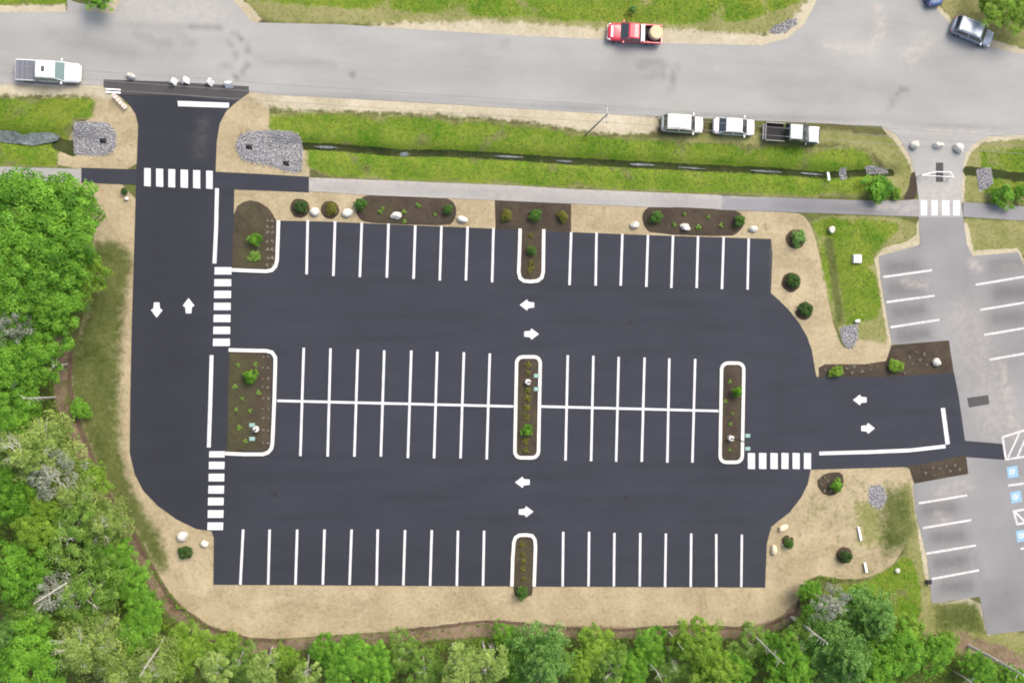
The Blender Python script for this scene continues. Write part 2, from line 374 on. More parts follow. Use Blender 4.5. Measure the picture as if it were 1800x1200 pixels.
G['grass'] += [([(440, -90), (1428, -90), (1415, -5), (1380, 20), (1290, 40), (1170, 44), (1070, 40), (900, 32), (700, 20), (560, 12), (452, 6), (440, -10)], .7), ([(-150, -90), (116, -90), (116, 9), (-150, 9)], .4),
               ([(150, -90), (205, -90), (203, -10), (190, 5), (170, 10), (152, 7)], .3), ([(-150, 172), (165, 172), (165, 204), (128, 210), (122, 240), (105, 262), (98, 292), (-150, 292)], .5),
               ([(474, 196), (700, 205), (900, 218), (1050, 240), (1160, 248), (1350, 256), (1450, 262), (1520, 262), (1550, 300), (1560, 345), (1270, 341), (1000, 328), (700, 315), (545, 309), (530, 240), (474, 232)], .7),
               ([(1720, 262), (1960, 255), (1960, 360), (1730, 340)], .9), ([(1425, 380), (1560, 385), (1590, 400), (1538, 440), (1540, 480), (1553, 560), (1510, 566), (1480, 578), (1464, 555), (1446, 470), (1438, 420)], .6),
               ([(1590, 972), (1606, 985), (1618, 1030), (1622, 1090), (1560, 1120), (1480, 1070), (1440, 1030), (1520, 1022), (1545, 1010), (1570, 992)], .5)]
G['olive'] += [([(152, 428), (200, 420), (230, 436), (232, 480), (222, 540), (214, 600), (212, 700), (214, 780), (228, 845), (254, 895), (284, 940), (302, 1000), (276, 1010), (235, 940), (185, 870), (158, 800), (120, 700), (116, 640), (138, 570), (150, 510)], 1.1),
               ([(1545, 880), (1560, 850), (1596, 860), (1612, 930), (1590, 970), (1550, 975)], 1.6), ([(1640, 1062), (1718, 1054), (1732, 1110), (1650, 1110)], 1.2)]
LN['brown'] += [([(105, 560), (108, 620), (105, 700), (128, 760), (165, 840), (200, 900), (235, 960), (262, 1015), (300, 1070), (360, 1115), (440, 1137), (560, 1130), (700, 1120), (800, 1112), (900, 1104), (1000, 1110), (1100, 1112), (1310, 1112), (1375, 1095), (1402, 1068)], .35, .75),
                ([(1690, 1125), (1760, 1150), (1850, 1185)], .6, .9), ([(1640, 860), (1648, 980)], .0, .1)]
LN['olive'] += [([(1458, 425), (1468, 480), (1478, 565)], .15, .7)]
LN['rut'] += [([(262, 985), (300, 1058), (370, 1104), (440, 1124), (500, 1126)], .08, .25), ([(700, 1110), (850, 1092), (900, 1094), (945, 1099), (970, 1100), (1000, 1105), (1060, 1108), (1100, 1107), (1150, 1103), (1240, 1101), (1330, 1106), (1400, 1078), (1412, 1030)], .06, .24), ([(125, 600), (122, 680), (140, 750), (180, 850), (235, 940), (255, 980)], .05, .3)]
LN['dark'] += [([(533, 255), (610, 259), (700, 268), (780, 268), (860, 272), (1000, 282), (1100, 287), (1200, 292), (1350, 299), (1455, 307), (1530, 302), (1570, 303)], .20, .36), ([(100, 252), (128, 262), (128, 255)], .5, .4),
                             ([(1700, 300), (1800, 312), (1900, 318)], .1, .8)]
RIP = {'square patch of grey crushed stone left of the lot entrance': [(130, 213), (185, 214), (205, 235), (203, 262), (182, 274), (130, 272), (124, 240)],
       'wide patch of grey crushed stone right of the lot entrance': [(415, 247), (430, 232), (475, 228), (525, 232), (533, 260), (531, 306), (500, 300), (465, 288), (430, 283), (414, 265)],
       'small patch of grey stones at the foot of the grassy swale': [(1476, 576), (1510, 568), (1507, 596), (1495, 616), (1481, 602)],
       'round patch of grey stones in the dry soil below the walkway': [(1526, 856), (1548, 850), (1560, 874), (1546, 896), (1528, 884)],
       'grey stones lining the ditch above the bright bushy shrub': [(1478, 296), (1490, 293), (1492, 312), (1480, 318)],
       'grey stones at the drive end of the roadside ditch': [(1520, 292), (1535, 290), (1562, 297), (1568, 304), (1530, 304)],
       'grey stones in the verge right of the old drive': [(1716, 298), (1742, 294), (1746, 322), (1722, 338)],
       'dark stones at the road corner in the upper verge': [(1348, 56), (1385, 36), (1402, 30), (1400, 44), (1372, 60)]}
for pl in RIP.values(): G['gravel'].append((pl, .25))

ditch = PP([(480, 252), (533, 256), (700, 268), (860, 272), (1000, 282), (1200, 292), (1350, 299), (1455, 307), (1570, 303)])
ditch_w = PP([(-120, 236), (0, 238), (50, 246), (105, 243), (150, 250)])
swale = PP([(1455, 400), (1468, 480), (1480, 590)])
paved = [PP(p) for p in (LOT, ROAD, OLDLOT, PATH_W, PATH_M, PATH_E, PATH_EE, PATH_NEW_W, PATH_NEW_E)]
def height(X, Y, near):
    h = np.zeros(X.shape)
    h -= .62*np.exp(-(dist_line(X, Y, ditch)/.75)**2)
    h -= .75*np.exp(-(dist_line(X, Y, ditch_w)/1.0)**2)
    h -= .35*np.exp(-(dist_line(X, Y, swale)/1.2)**2)
    h += .10*np.sin(X*.31+1)*np.cos(Y*.27)+.05*np.sin(X*1.1)*np.sin(Y*.9+2)
    return h*sstep(near, .1, 1.6)-.03

# ------------------------------------------------------------------ ground
X0, X1, Y0, Y1, ST = -52.0, 92.0, -47.0, 47.0, .21
gx = np.arange(X0, X1+ST, ST); gy = np.arange(Y0, Y1+ST, ST); nx, ny = len(gx), len(gy)
GX, GY = np.meshgrid(gx, gy); GX = GX.ravel(); GY = GY.ravel()
near = np.full(GX.shape, 1e9)
for pl in paved: near = np.minimum(near, -sdist(GX, GY, pl))
flat = np.clip(near, 0, None)
for pl in ([(405, 340), (545, 336), (1330, 364), (1330, 425), (870, 410), (405, 400)], [(1430, 590), (1690, 590), (1700, 670), (1430, 670)], [(1425, 820), (1490, 822), (1490, 880), (1425, 880)], [(1590, 812), (1705, 790), (1705, 855), (1590, 855)]):
    flat = np.minimum(flat, np.clip(-sdist(GX, GY, PP(pl)), 0, None))
GZ = height(GX, GY, flat)
rim = np.minimum(np.minimum(GX-X0, X1-GX), np.minimum(GY-Y0, Y1-GY))
GZ = GZ*sstep(rim, 0, 3)-.22*(1-sstep(rim, 0, 3))
masks = {}
for k in CLS:
    mk = np.zeros(GX.shape)
    for pl, fe in G[k]:
        pw = chaikin(PP(pl), 1) if len(pl) > 8 else PP(pl)
        mk = np.maximum(mk, sstep(sdist(GX, GY, pw), -fe, fe))
    for pl, hw, fe in LN[k]:
        mk = np.maximum(mk, 1-sstep(dist_line(GX, GY, PP(pl)), hw, hw+fe))
    masks[k] = mk
def field(X, Y, s_, p_):
    return .5+.25*np.sin(X*s_+p_+2*np.sin(Y*s_*.7+p_))+.25*np.sin(Y*s_*1.3+p_*2+2*np.cos(X*s_*.8))
lowright = sstep(GX, P(1370, 900)[0], P(1450, 900)[0])*(1-sstep(GY, P(1400, 860)[1], P(1400, 780)[1]))
masks['dry'] = np.maximum(masks['dry'], masks['straw']*(.14+.12*field(GX, GY, .55, 1)+.10*lowright))
masks['olive'] = np.maximum(masks['olive'], masks['straw']*(.08+.12*field(GX, GY, .4, 3)+.10*lowright))
masks['brown'] *= .66
masks['brown'] = np.maximum(masks['brown'], masks['straw']*(.08+.14*field(GX, GY, .7, 5)))
masks['dry'] = np.maximum(masks['dry'], masks['grass']*0)
masks['grass'] *= (1-.5*masks['olive'])*(1-.55*field(GX, GY, .9, 2)**2)
masks['dry'] = np.maximum(masks['dry'], (masks['grass'] > .2)*.6)
V = np.stack([GX, GY, GZ], 1)
ii, jj = np.meshgrid(np.arange(nx-1), np.arange(ny-1)); a = (jj*nx+ii).ravel()
F = np.stack([a, a+1, a+nx+1, a+nx], 1)
prio = np.zeros(len(F), int)
for q, k in enumerate(CLS):
    prio[masks[k][a] > .5] = q+1
grp = {0: 'ground', 1: 'sandy_soil', 2: 'dry_grass', 3: 'grass_verge', 4: 'gravel_shoulder', 5: 'sparse_grass', 6: 'bare_earth', 7: 'wheel_rut', 8: 'ditch_bed', 9: 'stone_bed'}
for q, nm in grp.items():
    sel = F[prio == q]
    if not len(sel): continue
    u, inv = np.unique(sel, return_inverse=True)
    o = mesh_np(nm, V[u], inv.reshape(sel.shape), M['ground'], smooth=True, attrs={'m_'+k: masks[k][u] for k in CLS})
    tag(o, kind='structure')
# the land beyond, to the horizon
B = 4000.0
ring = [(X0+.4, Y0+.4), (gx[-1]-.4, Y0+.4), (gx[-1]-.4, gy[-1]-.4), (X0+.4, gy[-1]-.4)]; out = [(-B, -B), (B, -B), (B, B), (-B, B)]
far = MB(); far.add([(x, y, -.26) for x, y in ring]+[(x, y, -.26) for x, y in out], [(i, (i+1) % 4, 4+(i+1) % 4, 4+i)[::-1] for i in range(4)])
tag(far.build('terrain', M['ground']), kind='structure')

# ------------------------------------------------------------------ pavements
def strokes(X, Y, L):
    s = np.zeros(X.shape)
    for pts, wd, a_ in L:
        s = np.maximum(s, a_*np.exp(-(dist_line(X, Y, PP(pts))/wd)**2))
    return s
arc = [(330, 47), (370, 46), (400, 52), (420, 64), (433, 80), (440, 98), (436, 115), (425, 130), (412, 138)]
arc2 = [(388, 70), (402, 76), (412, 90), (414, 103), (406, 115), (385, 120)]
def road_attr(X, Y):
    s = strokes(X, Y, [(chaikin(arc, 2, False), .16, .8), (chaikin(arc2, 2, False), .2, .55), ([(225, 45), (330, 50)], .4, .35), ([(240, 60), (265, 70)], .6, .45), ([(280, 80), (290, 72), (300, 80)], .5, .5), ([(320, 68), (340, 78)], .4, .5), ([(0, 118), (-60, 118)], 2, .2),
                       ([(110, 80), (160, 80), (200, 90), (235, 96)], .9, .4), ([(90, 60), (150, 62)], .8, .3), ([(450, 102), (500, 110), (585, 114)], .5, .3), ([(617, 129), (619, 131)], .35, .9), ([(1125, 115), (1155, 110), (1168, 116)], .5, .6), ([(1140, 138), (1165, 128)], .4, .5),
                       ([(1190, 115), (1180, 145), (1178, 162)], .3, .8), ([(1148, 125), (1170, 140)], .4, .5), ([(1582, 157), (1598, 155)], .3, .9), ([(1578, 165), (1562, 190)], .25, .6), ([(1500, 152), (1580, 155)], .4, .3), ([(0, 95), (300, 100)], 2.2, .16),
                       ([(620, 118), (900, 128), (1400, 150), (1800, 160)], 1.6, .16), ([(470, 162), (900, 184), (1200, 200), (1560, 216), (1800, 230)], .25, .45), ([(0, 142), (180, 146)], .3, .5), ([(880, 78), (890, 77)], .3, .5), ([(285, 92), (330, 92)], .9, .2), ([(1020, 330), (1021, 331)], .1, 0.)])
    du = strokes(X, Y, [([(1450, 80), (1530, 90), (1548, 60), (1545, 10)], .6, .8), ([(1600, 100), (1625, 75)], 1.2, .7), ([(1262, 118), (1263, 119)], .3, .9), ([(1620, 340), (1680, 335)], 2.0, .7), ([(-60, 148), (180, 152)], .5, .8), ([(1440, 218), (1560, 224), (1750, 236)], .4, .6), ([(230, 10), (380, 20)], 2, .5), ([(1650, 318), (1652, 350)], 2, .6)])
    return {'stain_tone': s, 'dust': du}
road = sheet('road', PP(ROAD), .0, M['road'], spacing=.55, attr=road_attr)
def lot_attr(X, Y):
    s = strokes(X, Y, [([(480, 546), (700, 556), (900, 560), (1340, 580)], .2, .5), ([(420, 510), (900, 522), (1350, 545)], .15, .4), ([(420, 590), (900, 604), (1400, 628)], .15, .4), ([(420, 905), (900, 912), (1380, 915)], .15, .45), ([(400, 835), (900, 838), (1400, 848)], .15, .4), ([(262, 320), (258, 820)], .12, .4), ([(340, 340), (336, 900)], .12, .35), ([(1440, 728), (1670, 722)], .12, .5), ([(470, 868), (700, 872), (1300, 880)], .2, .5), ([(305, 340), (303, 700), (300, 890)], .12, .5), ([(490, 486), (870, 500), (1340, 512)], .25, .45), ([(480, 802), (870, 812), (1300, 818)], .25, .4),
                       ([(1372, 620), (1372, 760)], .2, .4), ([(300, 200), (300, 400), (298, 600), (295, 800), (330, 880)], 5.5, .75), ([(380, 1000), (900, 1000)], 3.5, .3), ([(1240, 946), (1345, 946)], .15, .5), ([(620, 350), (620, 351)], .1, .1)])  # wide soft strokes darken the left lane and lower left rows
    du = strokes(X, Y, [([(182, 148), (437, 157)], .35, .25), ([(358, 215), (350, 270)], .6, .12), ([(1357, 430), (1357, 510)], .2, .25)])
    return {'stain_tone': s, 'dust': du}
lot = sheet('parking_lot', PP(LOT), .012, M['new_asphalt'], spacing=.6, attr=lot_attr)
def old_attr(X, Y):
    L = []
    for (x, y) in ((1585, 470), (1590, 508), (1597, 548), (1605, 590), (1650, 895), (1665, 945), (1670, 988), (1680, 1032), (1770, 468), (1775, 515), (1770, 560)):
        L.append(([(x-20, y), (x+22, y-3)], .95, .75))
    L += [([(1690, 920), (1740, 1050)], .3, .3), ([(1695, 430), (1720, 700)], .4, .15), ([(1600, 440), (1615, 520)], 1.2, .3), ([(1760, 1060), (1790, 1100)], 2, .4)]
    du = strokes(X, Y, [([(1590, 495), (1598, 500), (1625, 500)], .4, .9), ([(1710, 465), (1720, 470)], .6, .9), ([(1745, 470), (1790, 470)], .3, .5), ([(1760, 640), (1785, 760)], .7, .7), ([(1655, 865), (1700, 850)], .9, .5), ([(1650, 905), (1665, 915)], .6, .7), ([(1700, 560), (1750, 740)], 2.5, .4)])
    return {'stain_tone': strokes(X, Y, L), 'dust': du}
sheet('old_parking_lot', PP(OLDLOT), .004, M['old_lot'], spacing=.55, attr=old_attr)
oldlot = bpy.data.objects['old_parking_lot']
pa = lambda X, Y: {'stain_tone': strokes(X, Y, [([(1390, 362), (1500, 366)], 1, .8)]), 'dust': strokes(X, Y, [([(543, 314), (1268, 345)], .4, .9), ([(1540, 368), (1612, 366)], 1, .9), ([(543, 336), (870, 352)], .25, .6)])}
sheet('path', PP(PATH_W), .008, M['path'], spacing=.8, attr=pa)
sheet('path', PP(PATH_M), .008, M['path'], spacing=.8, attr=pa)
sheet('path', PP(PATH_E), .010, M['path_dark'], spacing=.8, attr=pa)
sheet('path', PP(PATH_EE), .010, M['path_dark'], spacing=.8, attr=pa)
sheet('path', PP(WALK_N), .008, M['path'], spacing=.8, attr=pa)
sheet('path', PP(PATH_NEW_W), .016, M['new_asphalt'])
sheet('path', PP(PATH_NEW_E), .018, M['new_asphalt'])
sheet('road_patch', PP([(182, 141), (300, 145), (437, 152), (437, 164), (415, 178), (300, 167), (215, 166), (182, 153)]), .018, M['patch'])
sheet('road_patch', PP([(1683, 773), (1766, 780), (1770, 808), (1700, 803), (1690, 800)]), .018, M['new_asphalt'])
sheet('road_patch', PP([(1700, 699), (1737, 694), (1739, 710), (1703, 716)]), .012, M['patch'])
sheet('road_patch', PP([(1645, 286), (1658, 286), (1658, 320), (1645, 320)]), .006, M['patch'])

# ------------------------------------------------------------------ painted markings
def quad(name, pts, mat, parent, z=.024):
    w_ = PP(pts); V_ = [(x, y, z) for x, y in w_]
    a_ = sum(w_[i][0]*w_[(i+1) % len(w_)][1]-w_[(i+1) % len(w_)][0]*w_[i][1] for i in range(len(w_)))
    idx = tuple(range(len(w_))); idx = idx if a_ > 0 else idx[::-1]
    mb = MB(); mb.add(V_, [idx]); return mb.build(name, mat, parent)
def band(name, pts, width, mat, parent, z=.024, h=0, closed=False, bevel=.02, world=False):
    w_ = [Vector(p) for p in (pts if world else PP(pts))]; n = len(w_); Lp, Rp = [], []
    for i in range(n):
        if closed: a_, c_ = w_[i-1], w_[(i+1) % n]
        else: a_, c_ = w_[max(i-1, 0)], w_[min(i+1, n-1)]
        d1 = (w_[i]-a_); d2 = (c_-w_[i]); d1 = d1.normalized() if d1.length > 1e-6 else d2.normalized(); d2 = d2.normalized() if d2.length > 1e-6 else d1
        t = (d1+d2).normalized(); nrm = Vector((-t.y, t.x)); k = width/2/max(.5, nrm.dot(Vector((-d2.y, d2.x))))
        Lp.append(w_[i]+nrm*k); Rp.append(w_[i]-nrm*k)
    mb = MB(); m_ = n if closed else n-1
    if not h:
        V_ = [(p.x, p.y, z) for p in Lp]+[(p.x, p.y, z) for p in Rp]
        mb.add(V_, [(n+i, n+(i+1) % n, (i+1) % n, i) for i in range(m_)])
        return mb.build(name, mat, parent)
    V_ = [(p.x, p.y, z+h) for p in Lp]+[(p.x, p.y, z+h) for p in Rp]+[(p.x, p.y, z-.05) for p in Lp]+[(p.x, p.y, z-.05) for p in Rp]
    Fs = []
    for i in range(m_):
        j = (i+1) % n
        Fs += [(n+i, n+j, j, i), (3*n+i, 3*n+j, n+j, n+i), (i, j, 2*n+j, 2*n+i), (2*n+i, 2*n+j, 3*n+j, 3*n+i)]
    if not closed: Fs += [(0, 2*n, 3*n, n), (n-1, 2*n-1, 4*n-1, 3*n-1)]
    mb.add(V_, Fs); return mb.build(name, mat, parent, bevel=bevel)
SW = .25
TOPROW = [(541, 387, 539, 482), (589, 389, 586, 485), (636, 391, 632.5, 487), (683, 393, 680, 488), (730, 396, 727, 490), (776, 397, 773, 493), (822, 398, 819, 493), (867.5, 401, 865, 496),
          (1004, 408, 1001, 501), (1048.5, 409, 1047, 502), (1094, 411, 1091, 502), (1139, 413, 1136, 504), (1183, 414, 1180, 506), (1227, 415, 1224.5, 506), (1272, 416, 1269, 508), (1316, 419, 1314, 509)]
MID = [(534, 611, 528, 801), (581, 612, 576, 802), (629, 614, 623, 802), (675.5, 615.5, 669.5, 802), (723, 616, 717, 804.5), (768.5, 618, 763, 805), (815.5, 619, 809.5, 805), (861, 621, 855.5, 807),
       (998, 624, 994, 809), (1043, 625, 1039, 810), (1087.5, 627, 1083, 811), (1133, 628, 1128, 811), (1176.5, 629.5, 1173, 812.5), (1222, 630.5, 1217, 812.5)]
BOT = [(427.5, 930, 422.5, 1027), (474, 930, 471.5, 1027), (522.5, 930, 519.5, 1027), (570.5, 930, 567.5, 1027), (618, 930, 614.5, 1027), (664, 930, 662, 1028), (712, 931, 709, 1028), (759, 931, 756, 1029), (805, 932, 803, 1029), (851, 932, 849, 1029),
       (990, 934, 989, 1030), (1035.5, 934, 1034.5, 1030), (1080, 936, 1079, 1030), (1125.5, 936, 1124.5, 1030), (1170.5, 937, 1169, 1031), (1215, 937, 1214, 1031), (1259, 938, 1259, 1031), (1304, 939, 1303, 1031)]
for x1, y1, x2, y2 in TOPROW+MID+BOT: band('stall_line', [(x1, y1), (x2, y2)], SW, M['paint'], lot)
band('divider_line', [(487, 704), (903, 714)], SW, M['paint'], lot, z=.027)
band('divider_line', [(949, 714), (1263, 722)], SW, M['paint'], lot, z=.027)
band('edge_line', [(381.5, 331), (380, 400), (377, 463)], .38, M['paint'], lot)
band('edge_line', [(372, 624), (370, 700), (367, 786)], .38, M['paint'], lot)
band('edge_line', [(1440, 796.5), (1530, 794), (1600, 791), (1662, 784)], .40, M['paint'], lot)
quad('stop_line', [(312, 177.5), (403, 181), (402, 190), (313, 187)], M['paint'], lot)
quad('stop_line', [(1653.5, 717), (1661, 716.5), (1669.5, 780), (1662, 781)], M['paint'], lot)
for i, (a0, a1) in enumerate(((253.5, 265), (274.5, 287), (296, 308), (317.5, 330.5), (339.5, 352), (362.5, 374))):
    yy = i*.9; quad('crosswalk_stripe', [(a0, 295.5+yy), (a1, 296+yy), (a1, 328+yy), (a0, 327+yy)], M['paint'], lot, z=.03)
for i, (a0, a1) in enumerate(((469.5, 482.5), (490.5, 503), (511, 524), (532, 545), (553, 566), (574, 587), (595, 608))):
    xx = -i*.45; quad('crosswalk_stripe', [(377.5+xx, a0), (407+xx, a0), (407+xx, a1), (377+xx, a1)], M['paint'], lot, z=.03)
for i, (a0, a1) in enumerate(((792.5, 803.5), (811, 824), (832, 845.5), (853, 867), (874, 887.5), (896, 909.5), (917.5, 931))):
    xx = -i*.5; quad('crosswalk_stripe', [(368+xx, a0), (395.5+xx, a0), (395+xx, a1), (367.5+xx, a1)], M['paint'], lot, z=.03)
for a0, a1 in ((1314.5, 1327), (1334, 1347), (1354, 1367), (1373.5, 1386), (1393, 1405.5), (1413, 1425.5)):
    quad('crosswalk_stripe', [(a0, 795.5), (a1, 796), (a1, 824), (a0, 823.5)], M['paint'], lot, z=.03)
for a0, a1 in ((1618, 1629.5), (1637, 1648), (1655.5, 1669), (1675, 1687.5)):
    quad('crosswalk_stripe', [(a0, 352), (a1, 352), (a1, 379), (a0, 379)], M['paint'], road, z=.02)
def arrow(px, py, ang):
    c_ = P(px, py); pts = [(.82, 0), (.16, .55), (.10, .27), (-.72, .25), (-.72, -.25), (.10, -.27), (.16, -.55)]
    pts = [(.82, 0), (.05, .58), (-.12, .33), (-.72, .27), (-.72, -.27), (-.12, -.33), (.05, -.58)]
    a_ = R(ang); V_ = [(c_[0]+x*math.cos(a_)-y*math.sin(a_), c_[1]+x*math.sin(a_)+y*math.cos(a_), .026) for x, y in pts]
    mb = MB(); mb.add(V_, [(0, 1, 2, 5, 6), (2, 3, 4, 5)]); mb.build('direction_arrow', M['paint'], lot)
for a_ in ((275.5, 544, -90), (331.5, 538, 90), (927, 536, 180), (933.5, 587, 0), (919, 847, 180), (924, 899, 0), (1512, 702.5, 180), (1525, 752.5, 0)): arrow(*a_)
for L in ([(1552, 487), (1638, 475)], [(1558, 531), (1643, 519.5)], [(1565, 575), (1651, 562)], [(1615, 884), (1700, 870)], [(1622, 927.5), (1707, 913.5)], [(1628, 972.5), (1715, 958)], [(1638, 1017), (1721, 1001.5)],
          [(1715, 500.5), (1808, 485)], [(1723, 544.5), (1812, 530)], [(1730, 588.5), (1816, 574)], [(1739, 632), (1820, 618)], [(1772, 853), (1830, 845)], [(1794, 964), (1840, 958)]):
    band('stall_line', L, .24, M['paint_old'], oldlot, z=.012)
band('hatched_box', [(1762, 768), (1800, 756), (1840, 750), (1844, 796), (1768, 807)], .24, M['paint_old'], oldlot, z=.024, closed=True)
for s_ in (0, 16, 32, 48): band('hatch_line', [(1772+s_, 803), (1792+s_, 760-s_*.15)], .22, M['paint_old'], oldlot, z=.027)
band('hatched_box', [(1782, 898), (1830, 890), (1834, 912), (1788, 921)], .24, M['paint_old'], oldlot, z=.012, closed=True)
band('hatch_line', [(1783, 898), (1803, 918)], .22, M['paint_old'], oldlot, z=.014)
for px, py in ((1780, 829), (1786, 873), (1796, 941)):
    c_ = P(px, py); a_ = R(8)
    tr = lambda x, y: (c_[0]+x*math.cos(a_)-y*math.sin(a_), c_[1]+x*math.sin(a_)+y*math.cos(a_))
    mb = MB(); mb.add([(*tr(x, y), .010) for x, y in ((-.62, -.62), (.62, -.62), (.62, .62), (-.62, .62))], [(0, 1, 2, 3)])
    sq = mb.build('accessible_symbol', M['blue_paint'], oldlot)
    ringp = [tr(-.08+.26*math.cos(q), .02+.26*math.sin(q)) for q in [R(60+i*20) for i in range(15)]]
    band('wheelchair_sign', ringp, .12, M['paint'], sq, z=.016, world=True)
    band('wheelchair_sign', [tr(.30, .34), tr(.18, .02), tr(.10, -.02), tr(-.05, .04), tr(.02, .30)], .12, M['paint'], sq, z=.018, world=True)
for px, py in ((1108, 567), (484, 869), (1101, 874)):
    c_ = P(px, py); mb = MB(); mb.tube([(c_[0], c_[1], .0), (c_[0], c_[1], .022)], .24, 20); mb.build('drain_cover', M['patch_dark'], lot)

# ------------------------------------------------------------------ islands: kerbs and mulch beds
def roundrect(x0, y0, x1, y1, sk, r=12):
    pts = []
    for cx, cy, a0 in ((x0+r, y0+r, 180), (x1-r, y0+r, 270), (x1-r, y1-r, 0), (x0+r, y1-r, 90)):
        for k in range(5):
            a_ = R(a0+k*22.5); x, y = cx+r*math.cos(a_), cy+r*math.sin(a_)
            pts.append((x+sk*(y-y0)/(y1-y0), y))
    return pts
mid_isl = roundrect(908, 627, 949.5, 804, -3.5, 11); r_isl = roundrect(1268, 638, 1307, 812, -3, 11)
KW = .36
band('kerb', mid_isl, KW, M['kerb'], lot, .012, .13, True); band('kerb', r_isl, KW, M['kerb'], lot, .012, .13, True)
band('kerb', [(914, 402), (913, 440), (911.5, 478), (914, 489), (921, 494), (933, 495), (945, 493.5), (952, 488), (954.5, 478), (955, 440), (955.5, 403)], KW, M['kerb'], lot, .012, .13)
band('kerb', [(899.5, 1030), (901, 980), (903, 952), (906, 944), (913, 940), (925, 939.5), (935, 941), (940, 948), (941, 960), (940, 990), (938.5, 1030)], KW, M['kerb'], lot, .012, .13)
band('kerb', [(489.5, 388), (488.5, 420), (487, 458), (484.5, 468), (478, 475), (468, 477), (440, 476), (407, 474.5)], KW, M['kerb'], lot, .012, .13)
band('kerb', [(402, 615), (440, 616), (468, 616.5), (478, 619), (484, 628), (484, 640), (482, 710), (479, 778), (477, 788), (471, 795), (462, 798), (430, 798), (396, 796.5)], KW, M['kerb'], lot, .012, .13)
def weeds(pts):
    return lambda X, Y: {'weeds': strokes(X, Y, pts)}
def bed(pts, wd=[([(0, 0), (1, 0)], .1, 0)], z=.02, sm=0, dome=.09):
    p = PP(pts); p = chaikin(p, sm) if sm else p
    return sheet('planting_bed', p, z, M['mulch'], spacing=.45, attr=weeds(wd), wob=dome)
bed([(411, 378), (417, 362), (428, 355), (440, 352), (455, 355), (470, 364), (480, 377), (486, 389), (485, 458), (482, 467), (475, 473), (406, 472), (408, 420)], [([(440, 370), (440, 400)], 1.2, .8), ([(440, 440), (440, 465)], 1.6, .9)], sm=0)
bed([(402, 618), (468, 619), (480, 630), (476, 780), (468, 793), (397, 794), (400, 700)], [([(420, 630), (418, 780)], 1.8, 1.0)])
bed([(632, 352), (640, 344), (662, 343), (780, 347), (796, 353), (803, 368), (800, 385), (790, 397), (700, 394), (640, 391), (628, 380), (625, 364)], [([(680, 372), (690, 390)], 1, .6)], sm=1)
bed([(870, 352), (1004, 358), (1004, 408), (955, 406), (915, 404), (871, 402)])
bed([(915, 402), (955, 404), (954, 480), (945, 491), (933, 493), (920, 491), (914, 480)], [([(933, 410), (933, 470)], .5, .4)], z=.018)
bed(roundrect(910, 630, 947.5, 801, -3.5, 9), [([(922, 690), (920, 790)], .7, .6)]); bed(roundrect(1270, 641, 1305, 809, -3, 9))
bed([(902, 1032), (903, 955), (908, 943), (933, 942), (939, 955), (937, 1032), (935, 1045), (918, 1052), (906, 1046)], [([(920, 950), (920, 1030)], .8, .6)])
bed([(1128, 378), (1136, 366), (1152, 362), (1290, 368), (1306, 378), (1310, 392), (1300, 407), (1285, 416), (1145, 411), (1132, 398)], [([(1180, 400), (1230, 400)], .5, .4)], sm=1)
bed([(1440, 664), (1439, 646), (1450, 640), (1520, 640), (1558, 634), (1567, 607), (1668, 598), (1677, 655), (1560, 663)])
bed([(1597, 817), (1640, 812), (1697, 797), (1702, 833), (1607, 849)])
bed([(1434, 850), (1444, 835), (1462, 829), (1481, 830), (1484, 850), (1474, 868), (1450, 872)], sm=1)
bed([(1606, 300), (1612, 310), (1613, 340), (1606, 351), (1585, 352), (1598, 330), (1600, 310)], sm=1, z=0)

# ------------------------------------------------------------------ water
sheet('stream', PP([(-120, 226), (0, 229), (28, 231), (40, 238), (60, 232), (90, 233), (106, 240), (100, 248), (60, 256), (30, 253), (0, 250), (-120, 248)], -.45), -.42, M['water'])
for pts in ([(545, 257), (575, 256), (600, 260), (570, 262)], [(700, 271), (712, 266), (722, 272), (708, 277)], [(862, 274), (890, 273), (930, 277), (890, 278)], [(975, 281), (1010, 283), (1000, 286), (980, 284)],
            [(1100, 288), (1130, 287), (1160, 291), (1120, 292)], [(1185, 293), (1215, 294), (1250, 298), (1210, 297)], [(1310, 299), (1345, 299), (1385, 304), (1340, 303)], [(1400, 303), (1430, 304), (1452, 308), (1425, 308)]):
    sheet('water', chaikin(PP(pts, -.5), 1), -.47, M['water'])

